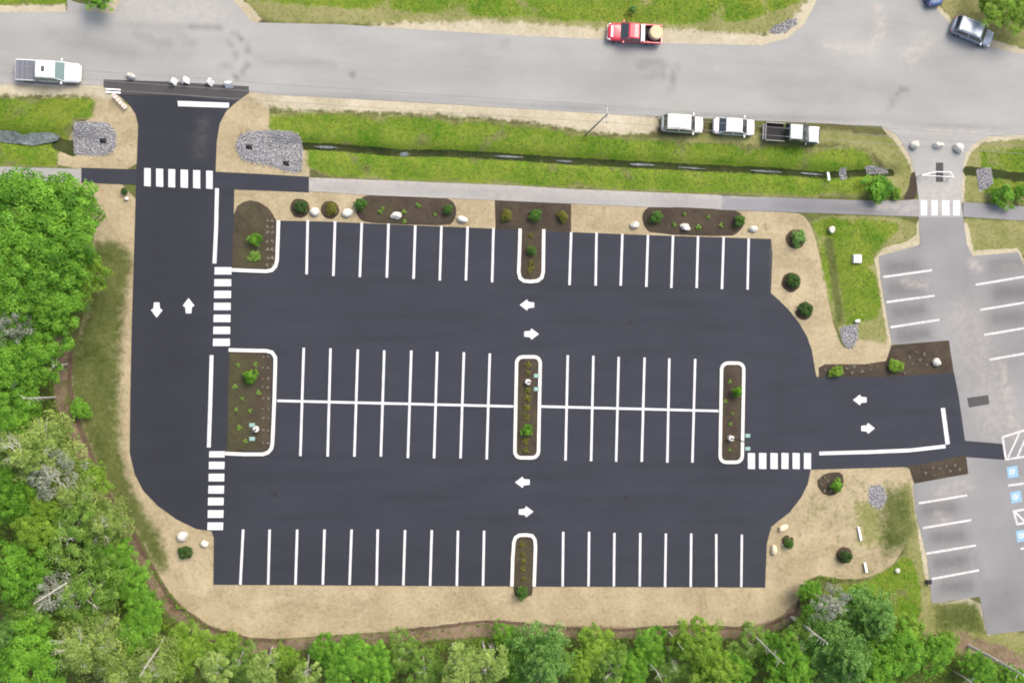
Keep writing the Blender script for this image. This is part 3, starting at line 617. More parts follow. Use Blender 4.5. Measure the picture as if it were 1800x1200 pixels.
# ------------------------------------------------------------------ foliage builders
def leaf_arrays(C, Nn, S, tint, asp=1.0, cup=.15):
    """quads centred at C with normals Nn and size S"""
    n = len(C); Nn = Nn/np.linalg.norm(Nn, axis=1, keepdims=True)
    t = rng.normal(size=(n, 3)); t -= (t*Nn).sum(1, keepdims=True)*Nn; t /= np.linalg.norm(t, axis=1, keepdims=True)
    b_ = np.cross(Nn, t); S = S[:, None]/2
    V_ = np.stack([C-t*S*asp, C-b_*S*.62+Nn*S*cup, C+t*S*asp, C+b_*S*.62+Nn*S*cup], 1).reshape(-1, 3)
    return V_, np.arange(4*n).reshape(n, 4), np.repeat(tint, 4)
def ball(n): 
    v_ = rng.normal(size=(n, 3)); return v_/np.linalg.norm(v_, axis=1, keepdims=True)
def clump_crown(R0, Hc, zc, ncl, per, ls, csz=.16, flat=.8, core=.25):
    """uneven crown: clumps of leaves through an irregular volume"""
    ph = rng.uniform(0, 6.28, 4)
    Cs, Ns, Ts = [], [], []
    for _ in range(ncl):
        dvec = ball(1)[0]; dvec[2] = abs(dvec[2])*1.15-.35
        az = math.atan2(dvec[1], dvec[0])
        lob = 1+.18*math.sin(2*az+ph[0])+.13*math.sin(3*az+ph[1])+.10*math.sin(5*az+ph[2])
        rr = (rng.uniform(core, 1)**.45)*rng.uniform(.78, 1.0)
        c_ = np.array([dvec[0]*R0*lob, dvec[1]*R0*lob, dvec[2]*Hc])*rr
        cr = R0*csz*rng.uniform(.7, 1.5); tn = np.clip(rng.normal(.5, .2), 0, 1)
        p = ball(per); p[:, 2] = np.where(p[:, 2] < -.3, -p[:, 2], p[:, 2])
        rad = cr*rng.uniform(.55, 1.08, (per, 1)); q = c_+p*rad*np.array([1, 1, flat])
        Cs.append(q); Ns.append(p*.8+np.array([0, 0, .9])+rng.normal(size=(per, 3))*.45)
        Ts.append(np.clip(tn+rng.normal(0, .13, per), 0, 1))
    C = np.concatenate(Cs); C[:, 2] += zc
    N_ = np.concatenate(Ns); T = np.concatenate(Ts)
    return C, N_, ls*rng.uniform(.6, 1.35, len(C)), T
def mesh_data(name, V_, F_, T_, mat):
    o = mesh_np(name, V_, F_, mat, attrs={'tint': T_}); me = o.data; bpy.data.objects.remove(o); return me
def trunk_data(name, h, r, mat, limbs=5, spread=2.0, z0=.45, lean=0, bare=False):
    mb = MB(); top = (lean, rng.uniform(-.2, .2), h)
    n = 5; pts = [(top[0]*(i/n)**1.5+rng.uniform(-.06, .06)*min(i, 1), top[1]*(i/n), h*i/n-.3*(i == 0)) for i in range(n+1)]
    mb.tube(pts, [r*1.25]+[r*(1-.8*i/n) for i in range(1, n+1)], 8)
    for k in range(limbs):
        z = h*rng.uniform(z0, .92); a_ = 2*math.pi*k/limbs+rng.uniform(-.4, .4); L = spread*rng.uniform(.55, 1)*(1.15-z/h*.5)
        x0 = top[0]*(z/h)**1.5; p0 = (x0, top[1]*z/h, z); up = rng.uniform(.25, .7)*L
        p1 = (x0+math.cos(a_)*L*.5, math.sin(a_)*L*.5, z+up*.4); p2 = (x0+math.cos(a_+.15)*L, math.sin(a_+.15)*L, z+up)
        mb.tube([p0, p1, p2], [r*.38, r*.25, r*.07], 5)
        if bare:
            for m_ in range(3):
                a2 = a_+rng.uniform(-.9, .9); q = [p0[i]*.4+p2[i]*.6 for i in range(3)] if m_ else p1
                mb.tube([q, (q[0]+math.cos(a2)*L*.45, q[1]+math.sin(a2)*L*.45, q[2]+L*.2)], [r*.16, r*.03], 4)
    me = bpy.data.meshes.new(name); me.from_pydata(mb.v, [], mb.f); me.materials.append(mat); return me
def pine_crown(R0, h, z0, tiers, ls, per=95):
    """whorls of branches carrying needle tufts, narrowing to a tip"""
    Cs, Ns, Ts = [], [], []
    for i in range(tiers):
        f = i/(tiers-1); z = z0+(h-z0)*f; rr = R0*(1-f)**.75+.25; nb = max(4, int(9-4*f))
        for k in range(nb):
            a_ = 2*math.pi*k/nb+i*.7+rng.uniform(-.25, .25); L = rr*rng.uniform(.7, 1.1); tn = np.clip(rng.normal(.5, .2), 0, 1)
            t = rng.uniform(.12, 1, per)**.8; wdt = .10+.20*(1-abs(t-.6))*L*.5
            off = rng.normal(0, 1, per)*wdt
            x = np.cos(a_)*L*t-np.sin(a_)*off; y = np.sin(a_)*L*t+np.cos(a_)*off; zz = z+.22*L*t**1.5+rng.normal(0, .07, per)
            Cs.append(np.stack([x, y, zz], 1)); nn = rng.normal(size=(per, 3))*.7+np.array([math.cos(a_)*.2, math.sin(a_)*.2, 1.0]); Ns.append(nn)
            Ts.append(np.clip(tn+.35*(t-.5)+rng.normal(0, .12, per), 0, 1))
    C = np.concatenate(Cs); return C, np.concatenate(Ns), ls*rng.uniform(.5, 1.3, len(C)), np.concatenate(Ts)

PROTO = {}
def proto(kind, parts): PROTO[kind] = parts
def mk_crown(kind, args, mat, asp=1.0, fn=clump_crown):
    V_, F_, T_ = leaf_arrays(*fn(*args), asp=asp); return mesh_data('crown', V_, F_, T_, mat)
# unit crowns: radius 4 m, total height about 11 m
for i in range(3):
    proto('bright%d' % i, [('trunk', trunk_data('trunk', 9.0, .17, M['bark'], 6, 2.6)), ('crown', mk_crown('c', (4.0, 3.4, 7.4, 175, 95, .21, .125), M['leaf_bright']))])
for i in range(2):
    proto('yellow%d' % i, [('trunk', trunk_data('trunk', 8.5, .14, M['bark'], 6, 2.4)), ('crown', mk_crown('c', (4.0, 3.6, 7.0, 160, 85, .20, .12), M['leaf_yellow']))])
    proto('olive%d' % i, [('trunk', trunk_data('trunk', 10.0, .13, M['birch'], 12, 3.4, .5, 0, True)), ('crown', mk_crown('c', (4.0, 3.8, 7.0, 120, 85, .20, .13), M['leaf_olive']))])
    proto('pale%d' % i, [('trunk', trunk_data('trunk', 11.4, .14, M['birch'], 14, 3.9, .4, 0, True)), ('crown', mk_crown('c', (4.1, 11.0, 3.6, 13, .19, 150), M['leaf_pale'], 2.0, pine_crown))])
    proto('blue%d' % i, [('trunk', trunk_data('trunk', 11.0, .16, M['bark'], 8, 3.0, .35)), ('crown', mk_crown('c', (4.1, 11.0, 3.4, 13, .20, 160), M['leaf_blue'], 1.8, pine_crown))])
    proto('bare%d' % i, [('trunk', trunk_data('trunk', 11.0, .15, M['birch'], 16, 3.0, .35, 0, True)), ('crown', mk_crown('c', (3.4, 3.2, 8.0, 45, 26, .20, .16), M['leaf_grey'], 1.8))])
    proto('birch%d' % i, [('trunk', trunk_data('trunk', 10.5, .13, M['birch'], 12, 1.3, .45, .2, True)), ('crown', mk_crown('c', (1.7, 2.2, 9.0, 42, 50, .20, .2), M['leaf_pale'], 1.2))])
proto('snag', [('trunk', trunk_data('trunk', 10.0, .13, M['birch'], 3, .8, .8, .3))])
NM = {'bright': 'broadleaf_tree', 'yellow': 'young_tree', 'olive': 'olive_tree', 'pale': 'pine_tree', 'blue': 'pine_tree', 'bare': 'bare_tree', 'birch': 'slender_tree', 'snag': 'dead_tree'}
NM['olive'] = 'woodland_tree'
def tree(kind, px, py, rpx, ztop, label, group=None, rz=None):
    """crown seen at (px, py) with radius rpx pixels and top at about ztop metres"""
    base = ''.join(c for c in kind if not c.isdigit())
    zc = ztop*.78; x, y = P(px, py, zc); s = ztop/11.0
    root = empty(NM[base], (x, y, -.05), rng.uniform(0, 6.28) if rz is None else rz)
    rad = rpx*.060*(1-zc/HGT)*1.17; sx = rad/4.0 if base not in ('birch',) else rad/1.8
    if base == 'snag': sx = 1.0
    for nm, me in PROTO[kind]:
        o = bpy.data.objects.new(nm, me); COL.objects.link(o); o.parent = root
        o.scale = (sx, sx, s) if nm == 'crown' else (min(sx, 1.1), min(sx, 1.1), s)
    tag(root, label, 'bare trunk' if base == 'snag' else 'tree', group or 'trees of the woodland around the lot'); return root
T = [
 ('yellow1', 395, 1135, 24, 3, 'low yellow green tree at the sand edge left of the first pale slender trees'),
 ('bright1', 575, 1148, 26, 4, 'low green tree just left of the vivid round tree at the bottom'),
 ('pale1', 835, 1190, 34, 8, 'pale feathery tree at the bottom edge between the pair of pale slender trees'),
 ('bright0', 912, 1170, 30, 6, 'green tree at the bottom edge left of the blue green pine'),
 ('yellow0', 1015, 1180, 30, 6, 'yellow green tree at the bottom edge touching the right side of the blue green pine'),
 ('bright2', 1112, 1175, 30, 6, 'green tree at the bottom edge right of the brownish olive one'),
 ('olive0', 1190, 1170, 32, 6, 'olive tree at the bottom edge left of the large yellow green tree'),
 ('bright0', 1300, 1180, 28, 6, 'green tree at the bottom edge left of the long white trunk from the sand'),
 ('bright1', 1362, 1140, 26, 5, 'green tree between the long white trunk and the thick grey trunk'),
 ('bright0', 1508, 1062, 34, 4, 'bright green tree between the twiggy grey green tree and the grass patch'),
 ('bright1', 1440, 1090, 28, 5, 'green tree just below the twiggy grey green tree on the lower right'),
 ('yellow1', 1600, 1115, 32, 5, 'light green tree right of the dark needled pine below the grass patch'),
 ('bright2', 1545, 1180, 40, 9, 'green tree at the bottom edge between the big blue green pine and the brown bank'),
 ('yellow0', 70, 890, 38, 10, 'yellow green tree just below the whitish twiggy tree on the left'),
 ('pale0', 20, 785, 40, 10, 'pale pine cut by the left edge beside the large feathery pine'),
 ('olive1', 60, 1090, 44, 9, 'olive tree between the grey bare tree and the vivid corner tree at the bottom left'),
 ('bright1', 190, 975, 36, 5, 'yellowish bright tree just left of the red brown band above the vivid low trees'),
 ('pale0', 205, 1185, 40, 9, 'pale feathery tree at the bottom edge left of the pine under the leaning trunk'),
 ('yellow1', 300, 1175, 34, 6, 'yellow green tree at the bottom edge right of the long leaning white trunk'),
 ('bright2', 140, 720, 16, 2, 'little green sapling in the brown gap beside the olive slope'),
 ('bright0', 45, 372, 78, 11, 'dense bright green tree at the left edge just below the path'),
 ('bright1', 108, 372, 52, 9, 'bright green tree whose crown reaches the end of the old path above the sandy strip'),
 ('bright2', 12, 425, 60, 11, 'green tree cut by the left edge beside the dark gap in the crowns'),
 ('bright1', 88, 448, 66, 12, 'broad bright green tree in the middle of the upper left woodland'),
 ('yellow0', 138, 478, 40, 8, 'yellow green tree leaning out farthest over the olive slope on the left'),
 ('bright0', 30, 502, 62, 12, 'bright green tree at the left edge just above the grey twiggy tree'),
 ('bright2', 92, 530, 50, 10, 'bright green tree right of the grey twiggy tree on the left'),
 ('bare0', 18, 566, 38, 11, 'grey twiggy half dead tree at the left edge between two green crowns'),
 ('bright1', 62, 625, 46, 9, 'bright green tree beside the short white leaning trunk near the olive slope'),
 ('bright2', 12, 640, 48, 10, 'bright green tree cut by the left edge level with the short white trunk'),
 ('bright0', 18, 720, 44, 9, 'bright green tree at the left edge just below the long white leaning trunk'),
 ('pale0', 50, 800, 62, 12, 'large feathery pale green pine at the left, upper one of the pines'),
 ('bare1', 92, 838, 48, 11, 'whitish twiggy tree among the feathery pines on the left'),
 ('pale1', 118, 870, 40, 9, 'pale pine right of the whitish twiggy tree near the bend of the lot'),
 ('yellow1', 158, 842, 30, 5, 'small yellow green tree at the woodland edge by the curved corner of the lot'),
 ('bright1', 15, 868, 42, 11, 'dark based green tree at the left edge below the large feathery pine'),
 ('olive0', 110, 945, 56, 10, 'olive green tree left of the red brown edge near the lot corner'),
 ('yellow0', 52, 935, 44, 11, 'yellow green tree at the left below the pines, ringed by darker gaps'),
 ('pale0', 178, 925, 38, 8, 'small pale pine at the woodland edge below the small yellow green tree'),
 ('bright2', 22, 1005, 50, 12, 'bright green tree at the left edge above the bluish treetop'),
 ('olive1', 150, 1050, 52, 10, 'olive brown tree beside the bare leaning trunks on the lower left'),
 ('bare0', 88, 1045, 46, 10, 'grey bare tree with a long leaning trunk in the lower left woodland'),
 ('bright0', 222, 1020, 34, 4, 'low vivid green tree right of the leaning bare trunks on the lower left'),
 ('bright1', 248, 1075, 36, 4, 'low vivid green tree beside the red brown soil at the lower left bend'),
 ('blue0', 12, 1118, 28, 12, 'small bluish green treetop at the left edge near the bottom corner'),
 ('pale1', 140, 1140, 56, 12, 'large pale olive pine near the bottom left corner'),
 ('bright2', 40, 1165, 58, 12, 'vivid green tree in the bottom left corner of the photo'),
 ('bright0', 228, 1135, 36, 6, 'deep green tree left of the long white leaning trunk at the bottom left'),
 ('pale0', 262, 1182, 44, 10, 'pale pine at the bottom edge beneath the long white leaning trunk'),
 ('yellow1', 330, 1140, 38, 4, 'yellow green tree right of the long white leaning trunk at the bottom left'),
 ('birch0', 375, 1170, 27, 10, 'pale stemmed slender tree, first one from the left along the bottom edge'),
 ('olive0', 418, 1168, 34, 6, 'olive tree between the first and second pale stemmed slender trees at the bottom'),
 ('birch1', 466, 1176, 29, 10, 'pale stemmed slender tree, second one from the left along the bottom edge'),
 ('yellow0', 500, 1160, 24, 5, 'small yellow green tree between the second and third pale stemmed slender trees'),
 ('birch0', 536, 1185, 22, 9, 'pale stemmed slender tree, third one from the left, just before the vivid round tree'),
 ('bright1', 610, 1165, 40, 6, 'vivid round green tree at the bottom edge left of centre'),
 ('bright0', 660, 1178, 34, 6, 'vivid green tree touching the right side of the vivid round tree at the bottom'),
 ('olive1', 712, 1148, 32, 5, 'olive tree under the sandy strip right of the two vivid green trees'),
 ('olive0', 748, 1180, 34, 7, 'dark olive tree at the bottom edge between vivid trees and the pale slender pair'),
 ('birch1', 806, 1168, 32, 10, 'left one of the pair of pale slender trees at the bottom centre'),
 ('birch0', 862, 1165, 34, 10, 'right one of the pair of pale slender trees at the bottom centre'),
 ('bright2', 892, 1122, 24, 4, 'small vivid tree below the sand between the pale pair and the blue green pine'),
 ('blue1', 958, 1168, 56, 11, 'blue green pine at the bottom centre below the middle island'),
 ('yellow1', 1050, 1142, 36, 5, 'yellow green tree right of the blue green pine at the bottom centre'),
 ('olive1', 1078, 1180, 38, 6, 'brownish olive tree at the bottom edge beside the crooked white trunk'),
 ('bright1', 1148, 1142, 32, 5, 'green tree between the crooked white trunk and the large yellow green tree'),
 ('yellow0', 1232, 1142, 48, 9, 'large yellow green tree at the bottom, right of centre'),
 ('yellow1', 1268, 1180, 36, 9, 'yellow green tree at the bottom edge touching the large yellow green one'),
 ('olive0', 1322, 1135, 34, 5, 'dark green tree crossed by the white trunk that starts at the sand edge'),
 ('bright2', 1395, 1182, 44, 10, 'light green tree at the end of the white trunk that starts at the sand edge'),
 ('blue0', 1492, 1165, 62, 12, 'big blue green pine at the bottom right'),
 ('bare1', 1462, 1062, 38, 9, 'grey green twiggy tree right of the sandy corner on the lower right'),
 ('olive1', 1415, 1120, 34, 6, 'olive tree beside the thick grey leaning trunk on the lower right'),
 ('bright1', 1425, 1040, 20, 3, 'small bright tree at the corner of the dry soil above the grey green twiggy tree'),
 ('blue1', 1545, 1092, 52, 9, 'dark needled pine just below the bright grass patch on the lower right'),
 ('bright0', 1585, 1155, 46, 9, 'green tree between the dark needled pine and the bottom edge'),
 ('bright2', 1648, 1152, 34, 7, 'bright green tree nearest the brown bank at the lower right'),
 ('yellow0', 1668, 1128, 20, 4, 'small yellow green tree on the brown bank above the grey leaning pole'),
 ('bright1', 1725, 1180, 34, 5, 'green tree in the bottom right under the grey leaning pole'),
 ('bright0', 1782, 1192, 24, 5, 'green treetop in the bottom right corner of the photo'),
 ('bright0', 172, -12, 24, 3.5, 'dark green tree at the top edge left of the side road'),
 ('yellow0', 1762, 0, 42, 5, 'yellow green tree behind the blue grey car at the top right'),
 ('yellow1', 1806, 22, 34, 5, 'yellow green tree in the top right corner of the photo'),
 ('bright2', -40, 400, 70, 11, 'tree outside the left edge'), ]
for t_ in T[:-1]: tree(*t_)
# bare leaning trunks: foot and tip as seen
def snag(fx, fy, tx, ty, h, r, label, kink=0, name='dead_tree'):
    a_ = Vector((*P(fx, fy, 0), 0)); b_ = Vector((*P(tx, ty, h), h)); root = empty(name, a_); mb = MB(); dv = b_-a_
    pts = [Vector((0, 0, -.2)), dv*.35+Vector((.1, kink*.5, 0)), dv*.7+Vector((0, kink, 0)), dv]
    mb.tube(pts, [r, r*.85, r*.6, r*.35], 8); tw = mb
    for k in range(7):
        s_ = .55+.06*k; p = dv*s_+Vector((0, kink*s_, 0)); q = rng.uniform(0, 6.28); L = rng.uniform(.35, .9)
        tw.tube([p, p+Vector((math.cos(q)*L, math.sin(q)*L, L*.5))], [r*.22, r*.06], 5)
    tw.build('trunk', M['birch'], root)
    tag(root, label, 'dead tree', 'bare leaning trunks at the woodland edge')
snag(118, 640, 92, 642, 8, .09, 'short white leaning trunk, topmost of the bare trunks beside the olive slope')
snag(97, 698, 40, 700, 12, .11, 'long white leaning trunk, second bare trunk down on the left')
snag(62, 671, 25, 670, 9, .06, 'thin pale stick trunk among leaves between the two white leaning trunks on the left')
snag(203, 1031, 180, 1052, 7, .09, 'short tan bare trunk above the dark hollow on the lower left')
snag(170, 990, 60, 1060, 14, .13, 'grey fallen looking trunk running diagonally through the lower left woodland')
snag(200, 1085, 150, 1140, 11, .10, 'grey trunk leaning over the dark hollow on the lower left')
snag(289, 1119, 247, 1186, 14, .12, 'long white leaning trunk at the bottom left beside the deep green tree')
snag(1310, 1104, 1378, 1166, 13, .11, 'long white leaning trunk that starts at the sand edge on the lower right')
snag(1392, 1085, 1455, 1130, 11, .18, 'thick grey leaning trunk below the sandy corner on the lower right')
snag(1388, 1112, 1414, 1140, 7, .06, 'thin white trunk just left of the thick grey leaning trunk')
snag(1128, 1155, 1166, 1202, 11, .08, 'crooked white trunk at the bottom edge right of the blue green pine', kink=.5)
snag(1176, 1112, 1200, 1140, 7, .13, 'short grey trunk at the sand edge left of the large yellow green tree')
snag(1170, 1134, 1190, 1180, 9, .05, 'very thin pale trunk left of the large yellow green tree')
snag(1704, 1135, 1800, 1186, 13, .20, 'grey leaning pole like trunk crossing the brown bank in the bottom right corner')
snag(1678, 1180, 1712, 1202, 8, .09, 'tan bare trunk at the bottom edge under the bottom right trees')

# undergrowth and grass, uncountable
def scatter_area(n, test, x0=-40., x1=80., y0=-42., y1=42.):
    X = rng.uniform(x0, x1, n); Y = rng.uniform(y0, y1, n); k = test(X, Y); return X[k], Y[k]
ix = lambda X, Y: (np.clip(((Y-Y0)/ST).astype(int), 0, ny-1)*nx+np.clip(((X-X0)/ST).astype(int), 0, nx-1))
near_g = near
def wood(X, Y):
    i = ix(X, Y); o = near_g[i] > 1.2
    for k in ('straw', 'grass', 'pale', 'dry', 'olive', 'gravel'): o &= masks[k][i] < .35
    o &= (masks['brown'][i] < .6) | (rng.random(len(X)) < .22)
    o &= (Y < 13) & ~inside(X, Y, PP([(1425, 580), (1720, 580), (1720, 870), (1425, 870)])); return o
X, Y = scatter_area(420000, wood)
cell = np.sin(X*1.7+np.sin(Y*1.3)*2)*np.cos(Y*1.9+np.sin(X*.9)*2); z = .1+1.3*np.clip(cell*.6+.5, 0, 1)*rng.uniform(.3, 1, len(X))
k = rng.random(len(X)) < (.35+.65*np.clip(cell+.6, 0, 1)); X, Y, z, cell = X[k], Y[k], z[k], cell[k]
C = np.stack([X, Y, z], 1); V_, F_, T_ = leaf_arrays(C, rng.normal(size=C.shape)*.5+np.array([0, 0, 1.]), rng.uniform(.14, .34, len(C)), np.clip(.35+.25*cell+rng.normal(0, .18, len(C)), 0, 1))
o = mesh_np('undergrowth', V_, F_, M['leaf_under'], attrs={'tint': T_}); tag(o, 'tangled low leafy undergrowth covering the woodland floor', 'undergrowth', kind='stuff')
def lawn(X, Y):
    i = ix(X, Y); return (near_g[i] > .25) & ((masks['grass'][i] > .5) | ((masks['dry'][i] > .5) & (rng.random(len(X)) < .22))) & (masks['dark'][i] < .5) & (masks['gravel'][i] < .4) & (masks['pale'][i] < .6)
X, Y = scatter_area(300000, lawn, -42, 82, -42, 42)
i = ix(X, Y); cl = np.sin(X*.8+2*np.sin(Y*.5))*np.cos(Y*1.4+np.sin(X*.33)*3)
C = np.stack([X, Y, GZ[i]+.03+.04*rng.random(len(X))], 1)
V_, F_, T_ = leaf_arrays(C, rng.normal(size=C.shape)*.75+np.array([0, 0, .7]), rng.uniform(.07, .17, len(C)), np.clip(.45+.28*cl+rng.normal(0, .17, len(C))+.3*(masks['dry'][i] > .5), 0, 1), asp=1.3)
o = mesh_np('grass', V_, F_, M['grass'], attrs={'tint': T_}); tag(o, 'bright green tufted grass growing on the verges and ditch banks', 'grass', kind='stuff')

# ------------------------------------------------------------------ shrubs
def shrub_mesh(kind, R0, Hc, ncl, per, ls, mat, asp=1.0):
    C, N_, S, Tt = clump_crown(R0, Hc, Hc*.75, ncl, per, ls, .30, .8, .5); C[:, 2] = np.maximum(C[:, 2], .05)
    V_, F_, T_ = leaf_arrays(C, N_, S, Tt, asp=asp); return mesh_data('foliage', V_, F_, T_, mat)
SH = {}
for k, mt in (('dark', 'leaf_dark'), ('mid', 'leaf_mid'), ('gold', 'leaf_gold'), ('bright', 'leaf_bright'), ('lilac', 'leaf_lilac'), ('blue', 'leaf_blue'), ('olive', 'leaf_olive'), ('lime', 'leaf_yellow')):
    SH[k] = shrub_mesh(k, .8, .75, 34, 55, .13, M[mt])
SH['tiny_lilac'] = shrub_mesh('t', .8, .6, 8, 16, .42, M['leaf_lilac']); SH['tiny_olive'] = shrub_mesh('t', .8, .6, 8, 16, .42, M['leaf_olive']); SH['tiny_gold'] = shrub_mesh('t', .8, .6, 9, 18, .36, M['leaf_gold'])
def stem_mesh():
    mb = MB()
    for k in range(5):
        a_ = k*1.256; mb.tube([(0, 0, 0), (math.cos(a_)*.2, math.sin(a_)*.2, .35), (math.cos(a_)*.4, math.sin(a_)*.4, .75)], [.03, .02, .01], 5)
    me = bpy.data.meshes.new('stem'); me.from_pydata(mb.v, [], mb.f); me.materials.append(M['bark']); return me
STEM = stem_mesh()
rm, nt_, b_ = newmat('mulch ring', .95, .1); v_ = objco(nt_); nt_.links.new(ramp(nt_, noise(nt_, v_, 8, 5, .7), [(.3, (.035, .026, .018)), (.7, (.085, .065, .045))]), b_.inputs['Base Color']); M['ring'] = rm
def shrub(kind, px, py, rpx, h, label, name='shrub', cat='shrub', group='shrubs planted around the lot', ring=0, rdx=-2, rdy=2):
    x, y = P(px, py, h*.6); s = rpx*.060/.95
    root = empty(name, (x, y, 0), rng.uniform(0, 6.28))
    o = bpy.data.objects.new('foliage', SH[kind]); COL.objects.link(o); o.parent = root; o.scale = (s, s, h/1.4)
    if rpx > 6:
        st = bpy.data.objects.new('stem', STEM); COL.objects.link(st); st.parent = root; st.scale = (s*.8, s*.8, h/1.4)
    tag(root, label, cat, group)
    if ring:
        c_ = P(px+rdx, py+rdy); n = 22
        poly = [(c_[0]+ring*.062*math.cos(2*math.pi*i/n)*rng.uniform(.95, 1.05), c_[1]+ring*.062*math.sin(2*math.pi*i/n)*rng.uniform(.95, 1.05)) for i in range(n)]
        sheet('planting_bed', poly, .0, M['ring'], spacing=.35, wob=.07)
S_ = [
 ('dark', 529, 363, 13, 1.2, 'round dark green shrub in the sand, leftmost along the top kerb of the lot', 16), ('gold', 582, 366, 12, 1.1, 'round olive gold shrub in the sand between two white boulders', 15),
 ('mid', 634, 359, 13, 1.6, 'green shrub at the left end of the long top left mulch bed', 0), ('mid', 788, 368, 10, 1.2, 'green shrub at the right end of the long top left mulch bed', 0),
 ('gold', 890, 377, 12, 1.1, 'yellow green round shrub, left one of three in the square mulch bed', 0), ('mid', 942, 378, 13, 1.2, 'green round shrub, middle one of three in the square mulch bed', 0), ('gold', 989, 380, 11, 1.1, 'golden round shrub, right one of three in the square mulch bed', 0),
 ('mid', 1154, 381, 13, 1.4, 'bright rounded shrub at the left end of the right hand top mulch bed', 0), ('mid', 1301, 388, 12, 1.4, 'bright rounded shrub at the right end of the right hand top mulch bed', 0),
 ('blue', 1404, 417, 16, 1.5, 'bluish green round shrub, topmost of three on the sand at the upper right', 17), ('dark', 1396, 493, 15, 1.4, 'dark green round shrub, middle of three on the sand at the upper right', 17), ('dark', 1418, 543, 15, 1.3, 'green round shrub, lowest of three on the sand at the upper right', 16),
 ('lime', 1472, 652, 13, 1.1, 'lime green shrub at the left end of the mulch strip by the right entrance', 0), ('lime', 1575, 643, 15, 1.2, 'lime green shrub in the middle of the mulch strip by the right entrance', 0),
 ('bright', 1471, 852, 13, 1.6, 'bright green shrub on the oval mulch patch below the right crosswalk', 0), ('mid', 1388, 955, 11, 1.4, 'green shrub between the two tan boulders at the lower right of the lot', 13), ('dark', 1489, 979, 13, 1.8, 'grey green shrub with dark mulch in the dry soil at the lower right', 14),
 ('dark', 325, 971, 14, 1.3, 'dark green shrub below two white boulders at the lower left of the lot', 0), ('bright', 447, 422, 13, 1.7, 'vivid green shrub in the rounded top left island', 0), ('bright', 439, 660, 14, 1.8, 'vivid green shrub in the big left island', 0),
 ('bright', 927, 758, 12, 1.6, 'vivid green shrub near the lower end of the middle island', 0), ('bright', 1297, 687, 11, 1.8, 'green shrub near the right kerb of the right hand island', 0), ('mid', 918, 1043, 13, 1.8, 'green shrub at the open lower end of the bottom island', 0),
 ('mid', 935, 440, 10, 1.3, 'green shrub in the middle of the top centre island', 0), ('bright', 1543, 332, 30, 2.2, 'large bright bushy shrub on the ditch bank left of the old drive', 0), ('bright', 1768, 345, 26, 2.0, 'large bright bushy shrub on the verge right of the old drive', 0),
 ('bright', 1798, 340, 16, 1.6, 'bright shrub cut by the right edge beside the old drive', 0), ('lime', 1576, 338, 12, 1.0, 'small yellow green shrub touching the large bushy shrub left of the drive', 0),
 ('blue', 1113, 17, 9, 1.4, 'small teal green sapling in the grass above the red pickup', 0), ('olive', 447, 450, 11, .5, 'low weedy olive plant below the vivid shrub in the top left island', 0), ('dark', 218, 336, 7, .8, 'small dark plant beside a white stone left of the entrance drive', 0),
 ('dark', 153, 402, 6, .9, 'tiny dark green plant at the woodland edge on the sandy strip', 0)]
for k, px, py, r_, h_, lb, rg in S_: shrub(k, px, py, r_, h_, lb, ring=rg, rdx=-5 if px > 1380 else -2, rdy=-4 if py > 900 else 3)
def tinies(kind, pts, r_, h_, label, group):
    for px, py in pts: shrub(kind, px+rng.uniform(-.8, .8), py+rng.uniform(-.8, .8), r_*rng.uniform(.8, 1.2), h_, label, 'perennial', 'perennial', group)
tinies('tiny_lilac', [(x, y) for y in (388, 398, 409, 423, 438, 453, 466) for x in (470, 478)], 3.2, .3, 'tiny pale perennial in the paired row inside the right kerb of the top left island', 'perennials in the top left island')
tinies('tiny_lilac', [(x, y) for y in (626, 646, 666, 680, 700, 718, 734, 756, 778) for x in (462, 471)], 2.6, .3, 'tiny pale perennial in the row inside the right kerb of the big left island', 'perennials in the big left island')
tinies('tiny_gold', [(934, 414), (933, 462), (932, 478), (934, 470)], 5.5, .5, 'small yellowish clump in the column of plants in the top centre island', 'clumps in the top centre island')
tinies('tiny_gold', [(928, 640), (928, 655), (927, 686), (927, 700), (926, 716), (926, 733), (925, 776), (925, 792)], 6, .5, 'small yellowish clump in the column of plants in the middle island', 'clumps in the middle island')
tinies('tiny_gold', [(919, 957), (919, 973), (919, 986), (919, 1001), (919, 1016)], 5.5, .5, 'small yellowish clump in the column of plants in the bottom island', 'clumps in the bottom island')
tinies('tiny_olive', [(674, 366), (668, 372), (737, 362), (733, 360), (765, 378), (710, 372), (712, 388)], 4, .4, 'small dull clump in the long top left mulch bed', 'clumps in the top left bed')
tinies('tiny_olive', [(1185, 395), (1203, 376), (1228, 398), (1246, 381), (1268, 396)], 4.5, .4, 'small dull clump in the right hand top mulch bed', 'clumps in the top right bed')
tinies('tiny_lilac', [(1452, 650), (1490, 648), (1502, 645), (1498, 655), (1515, 652), (1530, 650), (1540, 642), (1528, 641), (1600, 628), (1612, 618), (1618, 632), (1604, 640), (1590, 655), (1630, 642), (1625, 622)], 3.2, .35, 'tiny pale perennial in the mulch strip by the right entrance', 'perennials in the right entrance bed')
tinies('tiny_lilac', [(1626, 831), (1642, 835), (1652, 824), (1664, 820), (1680, 818), (1688, 826), (1670, 828), (1640, 822)], 3.2, .35, 'tiny pale perennial in the small mulch bed below the right entrance', 'perennials below the right entrance')
tinies('tiny_lilac', [(1441, 842), (1450, 838), (1446, 852), (1456, 846), (1450, 862), (1460, 864)], 2.8, .35, 'tiny pale perennial beside the shrub on the oval mulch patch', 'perennials on the oval patch')
tinies('tiny_olive', [(1283, 670), (1288, 725), (1285, 745), (1284, 790), (1276, 705)], 3.5, .3, 'small dull clump in the right hand island', 'clumps in the right island')
